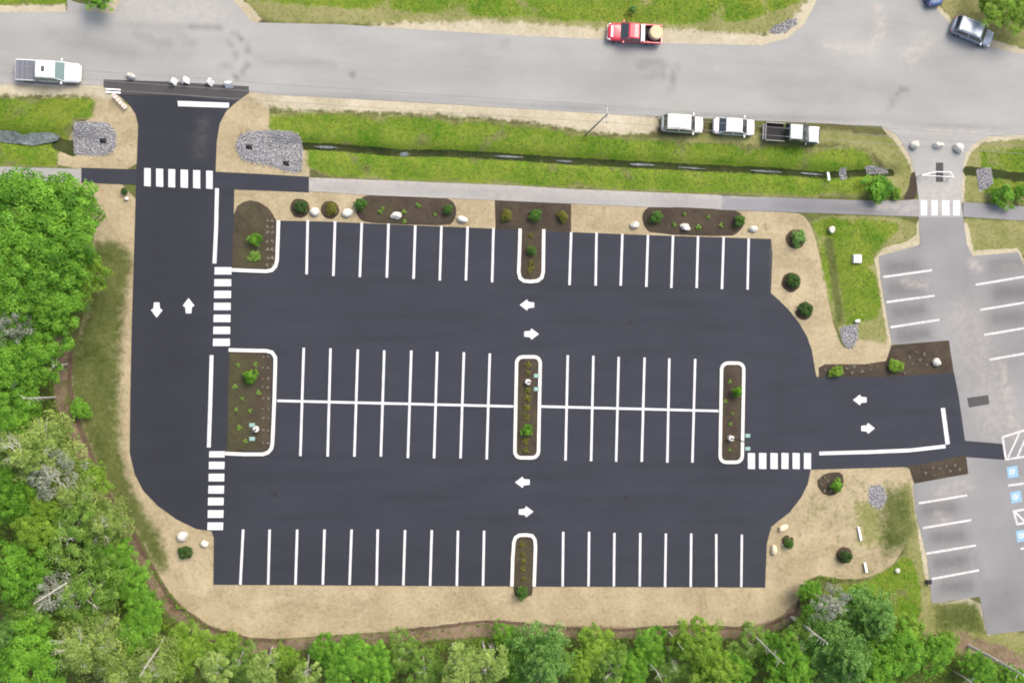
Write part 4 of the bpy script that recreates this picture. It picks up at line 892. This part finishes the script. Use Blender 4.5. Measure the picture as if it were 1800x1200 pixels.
tinies('tiny_olive', [(418, 640), (415, 720), (430, 775), (420, 750), (440, 722), (412, 680), (425, 700), (455, 690), (450, 640)], 4.5, .25, 'low dull weed on the mulch of the big left island', 'weeds in the big left island')

# ------------------------------------------------------------------ rocks
def rock_mesh(seed, n=10, m_=14):
    r_ = np.random.default_rng(seed); V_ = []; F_ = []
    k = r_.normal(size=(7, 3)); k /= np.linalg.norm(k, axis=1, keepdims=True); cut = r_.uniform(.62, .9, 7)
    for i in range(n+1):
        for j in range(m_):
            a_, b2 = math.pi*i/n, 2*math.pi*j/m_; p = np.array([math.sin(a_)*math.cos(b2), math.sin(a_)*math.sin(b2), math.cos(a_)])
            for q in range(7):
                dd = p@k[q]
                if dd > cut[q]: p = p-k[q]*(dd-cut[q])
            V_.append(p*(1+.03*r_.normal()))
    for i in range(n):
        for j in range(m_): F_.append((i*m_+j, (i+1)*m_+j, (i+1)*m_+(j+1) % m_, i*m_+(j+1) % m_))
    me = bpy.data.meshes.new('boulder'); me.from_pydata([tuple(v) for v in V_], [], F_); return me
def rock(px, py, wpx, hpx, ht, ang, label, mat='boulder', seed=0, name='boulder', grp='boulders placed around the lot'):
    me = rock_mesh(seed); x, y = P(px, py, ht*.5)
    o = link_mesh(name, me, M[mat]); o.location = (x, y, ht*.30); o.rotation_euler = (0, 0, R(ang)); o.scale = (wpx*.031*.98, hpx*.031*.98, ht*.7)
    tag(o, label, 'boulder', grp)
for i, a_ in enumerate([(553, 372, 18, 15, .7, 0, 'white boulder between the dark green and the gold shrub along the top kerb'), (611, 374, 20, 15, .6, 10, 'flat pale boulder between the gold shrub and the long top left bed'),
    (696, 379, 20, 15, .7, 15, 'large white boulder inside the long top left mulch bed'), (813, 385, 19, 12, .6, -10, 'cream boulder just right of the long top left mulch bed'), (1116, 395, 17, 14, .6, 0, 'white boulder just left of the right hand top mulch bed'),
    (1205, 399, 21, 14, .8, -5, 'pointed white boulder inside the right hand top mulch bed'), (1325, 402, 15, 12, .6, 0, 'small white boulder just right of the right hand top mulch bed'), (320, 943, 19, 17, .8, 20, 'larger white boulder above the dark shrub at the lower left'),
    (359, 955, 14, 13, .6, 0, 'smaller white boulder beside the lower left corner of the asphalt'), (1648, 636, 18, 15, .8, 30, 'pale pinkish boulder in the mulch at the right entrance'), (1610, 254, 19, 16, .9, 20, 'left one of three white boulders blocking the old drive'),
    (1651, 255, 20, 12, .8, 0, 'flat middle one of three white boulders blocking the old drive'), (1687, 260, 20, 16, .9, -35, 'right one of three white boulders blocking the old drive'), (230, 133, 16, 11, .8, -20, 'white boulder at the left end of the row across the entrance'),
    (222, 349, 8, 7, .4, 0, 'small white stone beside the dark plant left of the entrance drive'), (1508, 564, 11, 8, .4, 10, 'small white stone at the foot of the grassy swale'), (1463, 403, 12, 14, .4, 0, 'pale greenish stone sunk in the grass right of the top round shrub'),
    (1578, 1003, 10, 9, .5, 0, 'small white stone in the bright grass on the lower right'), (1340, 0, 1, 1, .1, 0, '')][:-1]):
    rock(*a_, seed=i+3)
rock(1376, 928, 21, 11, .6, 25, 'long tan boulder beside the slanted lower right edge of the lot', 'boulder_tan', 40)
rock(1361, 967, 12, 20, .6, 0, 'upright block shaped tan boulder against the lower right edge of the lot', 'boulder_tan', 41)

# crushed stone patches
def stones(label, poly, dens=48):
    pw = PP(poly); xs = [p[0] for p in pw]; ys = [p[1] for p in pw]; A = (max(xs)-min(xs))*(max(ys)-min(ys)); n = int(A*dens*2.4)
    X = rng.uniform(min(xs), max(xs), n); Y = rng.uniform(min(ys), max(ys), n); k = sdist(X, Y, pw) > rng.uniform(-.25, .40, n); X, Y = X[k], Y[k]
    t = (1+5**.5)/2; iv = np.array([(-1, t, 0), (1, t, 0), (-1, -t, 0), (1, -t, 0), (0, -1, t), (0, 1, t), (0, -1, -t), (0, 1, -t), (t, 0, -1), (t, 0, 1), (-t, 0, -1), (-t, 0, 1)])/1.9
    fi = np.array([(0, 11, 5), (0, 5, 1), (0, 1, 7), (0, 7, 10), (0, 10, 11), (1, 5, 9), (5, 11, 4), (11, 10, 2), (10, 7, 6), (7, 1, 8), (3, 9, 4), (3, 4, 2), (3, 2, 6), (3, 6, 8), (3, 8, 9), (4, 9, 5), (2, 4, 11), (6, 2, 10), (8, 6, 7), (9, 8, 1)])
    n = len(X); s = rng.uniform(.045, .10, (n, 1, 1)); j = iv[None]*rng.uniform(.7, 1.25, (n, 12, 3))*s*np.array([1, 1, .75])
    z = GZ[ix(X, Y)]+.05; V_ = (j+np.stack([X, Y, z], 1)[:, None]).reshape(-1, 3); F_ = (fi[None]+12*np.arange(n)[:, None, None]).reshape(-1, 3)
    o = mesh_np('crushed_stone', V_, F_, M['stone'], attrs={'tint': np.repeat(np.clip(rng.normal(.45, .28, n), 0, 1), 12)}); tag(o, label, 'crushed stone', kind='stuff')
for lb, pl in RIP.items(): stones(lb, chaikin(pl, 2))
# culvert mouths
for px, py, lb in ((181, 247, 'dark culvert mouth in the stone patch left of the entrance'), (438, 258, 'dark culvert mouth at the left of the wide stone patch'), (503, 287, 'small dark pipe end at the lower right of the wide stone patch')):
    x, y = P(px, py, .1); r0 = empty('culvert_pipe', (x, y, -.1)); mb = MB(); mb.tube([(-.25, 0, 0), (.25, 0, .12)], .24, 16); mb.build('pipe', M['black'], r0, smooth=True)
    mb = MB(); mb.tube([(.23, 0, .12), (.30, 0, .13)], .29, 16); mb.build('collar', M['bronze'], r0); tag(r0, lb, 'culvert', 'culvert ends')

# ------------------------------------------------------------------ lamp posts
def lamp_post(px, py, hx, hy, label):
    x, y = P(px, py, .5); h = 5.4; root = empty('lamp_post', (x, y, 0))
    mb = MB(); mb.tube([(0, 0, -.1), (0, 0, .75)], .30, 20); mb.build('base', M['kerb'], root, bevel=.03)
    mb = MB(); mb.tube([(0, 0, .75), (0, 0, h)], [.075, .055], 12); mb.build('pole', M['bronze'], root)
    ex, ey = P(hx, hy, h); dx, dy = max(-.5, min(.6, ex-x)), max(-.3, min(.3, ey-y))
    mb = MB(); mb.tube([(0, 0, h-.05), (dx, dy, h)], .04, 8); mb.tube([(dx, dy-.7, h), (dx, dy+.7, h)], .035, 8); mb.build('arm', M['bronze'], root)
    for s_ in (-1, 1):
        mb = MB(); mb.box((dx, dy+s_*.66, h+.03), (.60, .42, .12), tap=.8); o = mb.build('lamp_head', M['lamp_metal'], root, bevel=.03)
        mb = MB(); mb.box((dx, dy+s_*.66, h-.045), (.40, .28, .02)); mb.build('lens', M['lamp_clear'], o)
    tag(root, label, 'lamp post', 'twin head lamp posts on the islands')
lamp_post(450, 754, 443, 759, 'twin head lamp post in the big left island'); lamp_post(928, 671, 943, 672, 'twin head lamp post in the middle island'); lamp_post(1285, 770, 1314, 777, 'twin head lamp post in the right hand island')

# ------------------------------------------------------------------ utility line over the road verge
def upole(px, py, label):
    x, y = P(px, py); root = empty('utility_pole', (x, y, 0)); h = 11.5
    mb = MB(); mb.tube([(0, 0, -.3), (0, 0, h)], [.10, .07], 12); mb.build('post', M['wood'], root, smooth=True)
    mb = MB(); mb.box((0, 0, h-.5), (.12, 1.7, .12)); ca = mb.build('crossarm', M['wood'], root)
    for s_ in (-.8, 0, .8):
        mb = MB(); mb.tube([(0, s_, h-.44), (0, s_, h-.2)], [.06, .04], 8); mb.build('insulator', M['white_plastic'], ca)
    tag(root, label, 'utility pole', 'utility poles beside the road'); return Vector((x, y, h-.2))
pa_, pb_, pc_ = P(-330, 180), P(1030, 237), P(2350, 285)
tops = [upole(1030, 237, 'wooden utility pole with pale top on the gravel shoulder left of the parked cars')]
base = tops[0]
ends = [Vector((base.x-78, base.y+3.6, base.z)), Vector((base.x+72, base.y-3.4, base.z))]
for e, lb in zip(ends, ('wooden utility pole carrying the far left end of the wires', 'wooden utility pole carrying the far right end of the wires')):
    r0 = copy_tree([o for o in bpy.data.objects if o.name == 'utility_pole'][0]); r0.location = (e.x, e.y, 0); r0['label'] = lb
for s_, lb in ((-.8, 'lower one of the three thin overhead wires along the road'), (0, 'middle one of the three thin overhead wires along the road'), (.8, 'upper one of the three thin overhead wires along the road')):
    mb = MB()
    for e in ends:
        pts = []
        for i in range(17):
            t = i/16; p = base.lerp(e, t); pts.append((p.x, p.y+s_, p.z-1.1*4*t*(1-t)))
        mb.tube(pts, .018, 5)
    tag(mb.build('overhead_wire', M['wire']), lb, 'wire', 'overhead wires')

# ------------------------------------------------------------------ small street things
def barricade(px, py, ang, label, wd=.62, ht=.95):
    x, y = P(px, py, .5); root = empty('barricade', (x, y, 0), R(ang))
    for s_ in (-1, 1):
        mb = MB(); V_ = [(-wd/2, s_*.34, .0), (wd/2, s_*.34, .0), (wd/2, s_*.04, ht), (-wd/2, s_*.04, ht)]; V2 = [(a_, b2+s_*.03, c2) for a_, b2, c2 in V_]
        mb.add(V_+V2, [(0, 1, 2, 3), (7, 6, 5, 4), (0, 4, 5, 1), (1, 5, 6, 2), (2, 6, 7, 3), (3, 7, 4, 0)]); mb.build('panel', M['white_plastic'], root)
    mb = MB(); mb.box((0, 0, ht+.02), (wd*.5, .14, .05)); mb.build('handle', M['white_plastic'], root)
    tag(root, label, 'barricade', 'white folding barricades across the entrance')
barricade(304, 142, 70, 'white folding barricade, left one of the close pair at the lot entrance'); barricade(325, 141, 92, 'white folding barricade, right one of the close pair at the lot entrance')
barricade(368, 143, 60, 'white folding barricade standing alone between the pair and the square one at the entrance'); barricade(402, 147, 5, 'square white folding barricade at the right end of the row across the entrance', .8, .85)
def plank(name, x1, y1, x2, y2, wd, th, z, mat, label, cat, grp=None, ends=None):
    a_ = Vector(P(x1, y1, z)); b2 = Vector(P(x2, y2, z)); c2 = (a_+b2)/2; L = (b2-a_).length; rz = math.atan2(b2.y-a_.y, b2.x-a_.x)
    root = empty(name, (c2.x, c2.y, z), rz); mb = MB(); mb.box((0, 0, th/2), (L, wd, th)); mb.build('board', mat, root, bevel=.01)
    if ends:
        for k in range(ends):
            mb = MB(); mb.box((-L/2+L*(k+.5)/ends, 0, th+.004), (L/ends*.4, wd*.9, .008)); mb.build('stripe', M['orange'], root)
    for s_ in (-.42, .42):
        mb = MB(); mb.box((L*s_, 0, -z/2-.0), (.06, wd*1.3, max(.04, z))); mb.build('foot', mat, root)
    tag(root, label, cat, grp)
plank('barrier_board', 198, 166, 221, 190, .30, .06, .5, M['white_plastic'], 'orange striped barrier board leaning off the left side of the entrance apron', 'barrier board', ends=5)
plank('plank', 186, 157, 212, 158.5, .16, .05, .1, M['white_plastic'], 'upper white plank lying left of the entrance apron', 'plank', 'white planks')
plank('plank', 186, 162, 212, 163.5, .16, .05, .1, M['white_plastic'], 'lower white plank lying left of the entrance apron', 'plank', 'white planks')
plank('pipe_section', 1508, 925, 1513, 949, .22, .18, .03, M['white_plastic'], 'longer white pipe section standing in the dry soil on the lower right', 'pipe', 'white pipe sections')
plank('pipe_section', 1519, 988, 1523, 1005, .24, .18, .03, M['white_plastic'], 'shorter white pipe section just above the woodland on the lower right', 'pipe', 'white pipe sections')
plank('marker_post', 1455, 303, 1457, 317, .24, .12, .15, M['white_plastic'], 'short white marker lying on the ditch bank left of the grey stones', 'marker')
# square white utility cover in the swale
x, y = P(1506, 455, .2); r0 = empty('utility_box', (x, y, 0)); mb = MB(); mb.box((0, 0, .2), (.95, .95, .5), tap=.96); mb.build('body', M['boulder'], r0, bevel=.04)
mb = MB(); mb.box((0, 0, .48), (.8, .8, .05)); mb.build('lid', M['white_plastic'], r0, bevel=.015); tag(r0, 'square white utility box in the grass between the round shrubs and the old lot', 'utility box')
x, y = P(1632, 1022, .2); r0 = empty('utility_box', (x, y, 0)); mb = MB(); mb.box((0, 0, .2), (.5, .4, .4), tap=.9); mb.build('body', M['bronze'], r0, bevel=.03)
mb = MB(); mb.box((0, 0, .43), (.55, .45, .05)); mb.build('lid', M['black'], r0, bevel=.01); tag(r0, 'small dark box at the left edge of the old lot near the bottom', 'utility box')
# white gate across the old drive
x, y = P(1648, 312, .5); r0 = empty('drive_gate', (x, y, 0)); L = 2.4
mb = MB(); mb.tube([(-2.0, .15, .0), (-2.0, .15, 1.1)], .06, 10); mb.build('post', M['white_plastic'], r0)
mb = MB(); mb.tube([(1.5, 0, .0), (1.5, 0, 1.1)], .06, 10); mb.build('post', M['white_plastic'], r0)
mb = MB(); mb.tube([(-2.0, .15, 1.0), (1.5, 0, 1.0)], .035, 8); mb.tube([(-.2, .6, .5), (1.5, .6, .5)], .05, 8); mb.tube([(-2., .15, 1.0), (-.2, .6, .5)], .05, 8); mb.tube([(1.5, 0, 1.), (1.5, .6, .5)], .05, 8)
mb.tube([(-.2, .6, .5), (-.2, .6, 0)], .04, 8); mb.tube([(1.5, .6, .5), (1.5, .6, 0)], .04, 8); mb.build('rail', M['white_plastic'], r0)
tag(r0, 'white pipe gate standing on the old drive beside the dark patch', 'gate')

# ------------------------------------------------------------------ vehicles (length along +X = front)
def loft(st):
    """st: list of (x, half width, z bottom, z belt, z top, shoulder factor)"""
    V_ = []; F_ = []
    for x, hw, zb, zm, zt, sh in st:
        rg = [(-hw*.86, zb), (-hw, zb+.10), (-hw, zm), (-hw*sh, zt), (-hw*sh*.5, zt+.02), (hw*sh*.5, zt+.02), (hw*sh, zt), (hw, zm), (hw, zb+.10), (hw*.86, zb)]
        V_ += [(x, a_, b2) for a_, b2 in rg]
    n = 10
    for i in range(len(st)-1):
        for k in range(n): F_.append((i*n+k, i*n+(k+1) % n, (i+1)*n+(k+1) % n, (i+1)*n+k))
    F_.append(tuple(range(n))[::-1]); F_.append(tuple(range((len(st)-1)*n, len(st)*n)))
    F_ = [f[::-1] for f in F_]
    return MB().add(V_, F_)
def wheels(root, L, W, xs, r=.36):
    for x in xs:
        for s_ in (-1, 1):
            mb = MB(); mb.tube([(x, s_*(W/2-.24), r), (x, s_*(W/2+.012), r)], r, 24); wh = mb.build('wheel', M['black'], root, bevel=.03)
            mb = MB(); mb.tube([(x, s_*(W/2-.05), r), (x, s_*(W/2+.024), r)], r*.6, 16); mb.build('rim', M['chrome'], wh, bevel=.01)
def slabq(p, th, name, mat, root):
    """thin solid from 4 corner points, pushed out along its normal"""
    p = [Vector(q) for q in p]; n = (p[1]-p[0]).cross(p[2]-p[0]).normalized()*th
    mb = MB(); mb.add([q-n for q in p]+[q+n for q in p], [(3, 2, 1, 0), (4, 5, 6, 7), (0, 1, 5, 4), (1, 2, 6, 5), (2, 3, 7, 6), (3, 0, 4, 7)]); return mb.build(name, mat, root)
def cabin(root, W, xr0, xr1, xf1, xf0, zb, zr, mat, roofmat, glass, tum=.78, cols=0):
    """xr0 rear base, xr1 rear roof, xf1 front roof, xf0 front base (cowl)"""
    hw, hr = W/2*.95, W/2*(tum+.06); xm = (xr1+xf1)/2
    V_ = []; F_ = []
    rows = [(xr0, hw, zb), (xr1, hr, zr-.02), (xm, hr*1.01, zr+.03), (xf1, hr, zr-.02), (xf0, hw, zb)]
    mb = MB()
    for x, h_, z in rows: V_ += [(x, -h_, z), (x, 0, z+.02), (x, h_, z)]
    for i in range(4): F_ += [(3*i, 3*(i+1), 3*(i+1)+1, 3*i+1), (3*i+1, 3*(i+1)+1, 3*(i+1)+2, 3*i+2)]
    V_ += [(xr0, -hw, zb-.2), (xf0, -hw, zb-.2), (xr0, hw, zb-.2), (xf0, hw, zb-.2)]
    F_ += [(15, 16, 12, 9, 6, 3, 0), (17, 2, 5, 8, 11, 14, 18), (15, 0, 1, 2, 17), (16, 18, 14, 13, 12)]
    mb.add(V_, F_); mb.build('cabin', mat, root, bevel=.05)
    mb = MB(); mb.add([(xr1+.04, -hr*.93, zr-.01), (xf1-.04, -hr*.93, zr-.01), (xf1-.04, hr*.93, zr-.01), (xr1+.04, hr*.93, zr-.01), (xm, -hr*.93, zr+.045), (xm, hr*.93, zr+.045),
                       (xr1+.1, -hr*.85, zr+.035), (xf1-.1, -hr*.85, zr+.035), (xf1-.1, hr*.85, zr+.035), (xr1+.1, hr*.85, zr+.035), (xm, -hr*.85, zr+.07), (xm, hr*.85, zr+.07)],
                      [(0, 4, 10, 6), (4, 1, 7, 10), (1, 2, 8, 7), (2, 5, 11, 8), (5, 3, 9, 11), (3, 0, 6, 9), (6, 10, 11, 9), (10, 7, 8, 11)])
    mb.build('roof', roofmat, root, smooth=False)
    g = M[glass]
    def L3(a_, b2, t): return tuple(a_[i]*(1-t)+b2[i]*t for i in range(3))
    for a0, a1, nm in (((xf0, hw, zb), (xf1, hr, zr-.02), 'windshield'), ((xr0, hw, zb), (xr1, hr, zr-.02), 'rear_window')):
        p0, p1 = L3(a0, a1, .06), L3(a0, a1, .92); k = .90
        slabq([(p0[0], -p0[1]*k, p0[2]+.01), (p0[0], p0[1]*k, p0[2]+.01), (p1[0], p1[1]*k, p1[2]+.01), (p1[0], -p1[1]*k, p1[2]+.01)], .03, nm, g, root)
    for s_ in (-1, 1):
        split = 2
        for i in range(split):
            t0, t1 = i/split+.03, (i+1)/split-.03
            lo = lambda t: (xr0*(1-t)+xf0*t)
            hi = lambda t: (xr1*(1-t)+xf1*t)
            za, zc_ = zb+.05, zr-.09; fa, fc = (za-zb)/(zr-zb), (zc_-zb)/(zr-zb)
            q = []
            for t, f in ((t0, fa), (t1, fa), (t1, fc), (t0, fc)):
                q.append((lo(t)*(1-f)+hi(t)*f, s_*(hw*(1-f)+hr*f), zb+(zr-zb)*f))
            slabq(q, .02, 'side_window', g, root)
def lights(root, L, W, zf, zr_, hwf=.36):
    for s_ in (-1, 1):
        mb = MB(); mb.box((L/2-.24, s_*W*(hwf-.02), zf), (.26, .30, .14)); mb.build('headlight', M['lamp_clear'], root, bevel=.03)
        mb = MB(); mb.box((-L/2+(.05 if W > 1.9 else .16), s_*W*.40, zr_-.04), (.10, .14, .20)); mb.build('tail_light', M['lamp_red'], root, bevel=.02)
def mirrors(root, W, x, z, mat):
    for s_ in (-1, 1):
        mb = MB(); mb.box((x, s_*(W/2+.12), z), (.16, .26, .18)); mb.build('mirror', mat, root, bevel=.03)
def bumper(root, x, W, z, mat, h=.18):
    mb = MB(); mb.box((x, 0, z), (.16, W*.92, h)); mb.build('bumper', mat, root, bevel=.04)
def car(px, py, ang, L, W, Ht, mat, kind, label, cat, name, roofmat=None, glass='glass', grp='vehicles parked along the road'):
    x, y = P(px, py, Ht*.55); root = empty(name, (x, y, 0), R(ang)); mt = M[mat]; rf = M[roofmat or mat]
    h = L/2; w2 = W/2; bz = Ht*.60
    st = [(-h, w2*.80, .36, .62, bz*.86, .80), (-h+.10, w2*.93, .28, .66, bz*.97, .84), (-h+.55, w2, .24, .68, bz, .88), (-h*.3, w2, .22, .68, bz, .90), (h*.30, w2, .22, .68, bz*.97, .90),
          (h*.62, w2*.99, .22, .66, bz*.90, .86), (h-.35, w2*.94, .24, .62, bz*.80, .80), (h-.08, w2*.78, .28, .55, bz*.70, .74), (h, w2*.62, .34, .50, bz*.62, .74)]
    loft(st).build('body', mt, root, smooth=True, sub=1)
    if kind == 'sedan': cabin(root, W, -h*.76, -h*.44, h*.28, h*.60, bz*.97, Ht, mt, rf, glass, .72)
    else: cabin(root, W, -h*.93, -h*.82, h*.27, h*.56, bz*.97, Ht, mt, rf, glass, .78)
    wheels(root, L, W, (-h*.60, h*.62), .34); lights(root, L, W, .62, .80); mirrors(root, W, h*.46, bz+.06, mt)
    bumper(root, h-.10, W*.80, .38, M['trim']); bumper(root, -h+.06, W*.9, .42, M['trim'])
    if kind == 'suv':
        for s_ in (-1, 1):
            mb = MB(); mb.tube([(-h*.70, s_*W*.33, Ht+.10), (h*.08, s_*W*.33, Ht+.10)], .03, 6); mb.build('roof_rail', M['metal'], root)
    tag(root, label, cat, grp); return root
def pickup(px, py, ang, L, W, Ht, mat, label, cover=None, roofmat=None, hoodmat=None, glass='glass', bedlen=1.75, crew=True, sun=False):
    x, y = P(px, py, Ht*.55); root = empty('pickup_truck', (x, y, 0), R(ang)); mt = M[mat]; h = L/2; w2 = W/2; bz = 1.12; xb = -h+bedlen
    st = [(xb-.02, w2, .42, .86, bz, .93), (xb+.5, w2, .40, .86, bz, .93), (h*.25, w2, .40, .86, bz, .92), (h*.48, w2, .40, .84, bz*.98, .90), (h*.75, w2*.98, .40, .80, bz*.95, .88), (h-.22, w2*.95, .42, .74, bz*.90, .84), (h, w2*.82, .46, .66, bz*.78, .80)]
    loft(st).build('body', mt, root, smooth=True, sub=1)
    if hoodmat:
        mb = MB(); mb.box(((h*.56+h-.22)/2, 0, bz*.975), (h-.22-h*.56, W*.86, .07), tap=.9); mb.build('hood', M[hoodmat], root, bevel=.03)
    for s_ in (-1, 1):
        mb = MB(); mb.box((-h+bedlen/2, s_*(w2-.07), .82), (bedlen-.02, .14, .56)); mb.build('bed_side', mt, root, bevel=.035)
    mb = MB(); mb.box((-h+.05, 0, .82), (.10, W-.30, .54)); mb.build('tailgate', mt, root, bevel=.02)
    mb = MB(); mb.box((-h+bedlen/2, 0, .60), (bedlen-.16, W-.30, .10)); mb.build('bed_floor', M['black'] if cover is None else M['trim'], root)
    if cover:
        mb = MB(); mb.box((-h+bedlen/2, 0, 1.12), (bedlen-.10, W-.18, .05)); cv = mb.build('bed_cover', M[cover], root, bevel=.015)
        for k in range(3):
            mb = MB(); mb.box((-h+bedlen*(k+1)/4, 0, 1.150), (.04, W-.22, .015)); mb.build('seam', M['bronze'], cv)
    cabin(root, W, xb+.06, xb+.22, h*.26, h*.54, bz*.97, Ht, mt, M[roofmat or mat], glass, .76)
    if sun:
        mb = MB(); mb.box((h*-.08, 0, Ht+.075), (.30, .55, .03)); mb.build('sunroof', M['glass'], root, bevel=.01)
    wheels(root, L, W, (-h+1.15, h-1.0), .40); lights(root, L, W, .82, .90, .38); mirrors(root, W, h*.44, bz+.10, mt)
    bumper(root, h-.06, W*.84, .56, M['chrome']); bumper(root, -h-.06, W*.9, .58, M['chrome'])
    tag(root, label, 'pickup truck', 'vehicles parked along the road'); return root
pickup(84, 125, -1.5, 6.1, 2.05, 1.9, 'car_white', 'white pickup truck with a grey bed cover on the left part of the road', cover='trim', glass='glass_green', bedlen=1.85, sun=True)
rt = pickup(1116, 58, 178, 5.7, 1.95, 1.8, 'car_red', 'red pickup truck carrying a round tan load at the upper road edge', bedlen=2.3)
mb = MB(); mb.box((-2.85+2.3-.26, 0, 1.14), (.42, 1.75, .22)); mb.build('toolbox', M['car_cream'], rt, bevel=.04)
mb = MB(); mb.box((2.42, 0, 1.02), (.22, 1.2, .10)); mb.build('hood_trim', M['car_cream'], rt, bevel=.02)
pickup(1394, 234, -2.5, 6.1, 2.0, 1.85, 'car_black', 'dark pickup truck with sky sheen painted on roof and hood, right end of parked row', roofmat='car_sky_sheen', hoodmat='car_sky_sheen', bedlen=2.2)  # black truck; sky reflection put into the roof and hood colour
car(1201, 217, -2, 4.5, 1.85, 1.75, 'car_cream', 'suv', 'boxy off white suv, left one of the three vehicles on the lower verge', 'suv', 'parked_suv')
car(1291, 222, -2, 4.55, 1.82, 1.45, 'car_white', 'sedan', 'white sedan between the boxy suv and the dark pickup', 'car', 'parked_car')
car(1712, 55, -20, 4.8, 1.95, 1.7, 'car_blue', 'suv', 'blue grey suv parked at an angle beside the yellow green tree at the upper right', 'suv', 'parked_suv')
car(1640, -27, 100, 4.5, 1.85, 1.5, 'car_navy', 'sedan', 'dark blue car whose end just shows at the top edge', 'car', 'parked_car')
# round load in the red pickup's bed: a thing of its own
x, y = P(1154, 57, 1.5); rb = empty('round_bale', (x, y, .66)); mb = MB(); mb.tube([(0, 0, 0), (0, 0, .12), (0, 0, .85), (0, 0, .95)], [.66, .72, .72, .62], 28); mb.build('bale', M['bale'], rb, smooth=False, bevel=.03)
mb = MB()
for z in (.3, .65): mb.tube([(.724*math.cos(q*.3142), .724*math.sin(q*.3142), z) for q in range(21)], .012, 5)
mb.build('twine', M['wood'], rb); tag(rb, 'round tan bale sitting in the bed of the red pickup', 'bale')
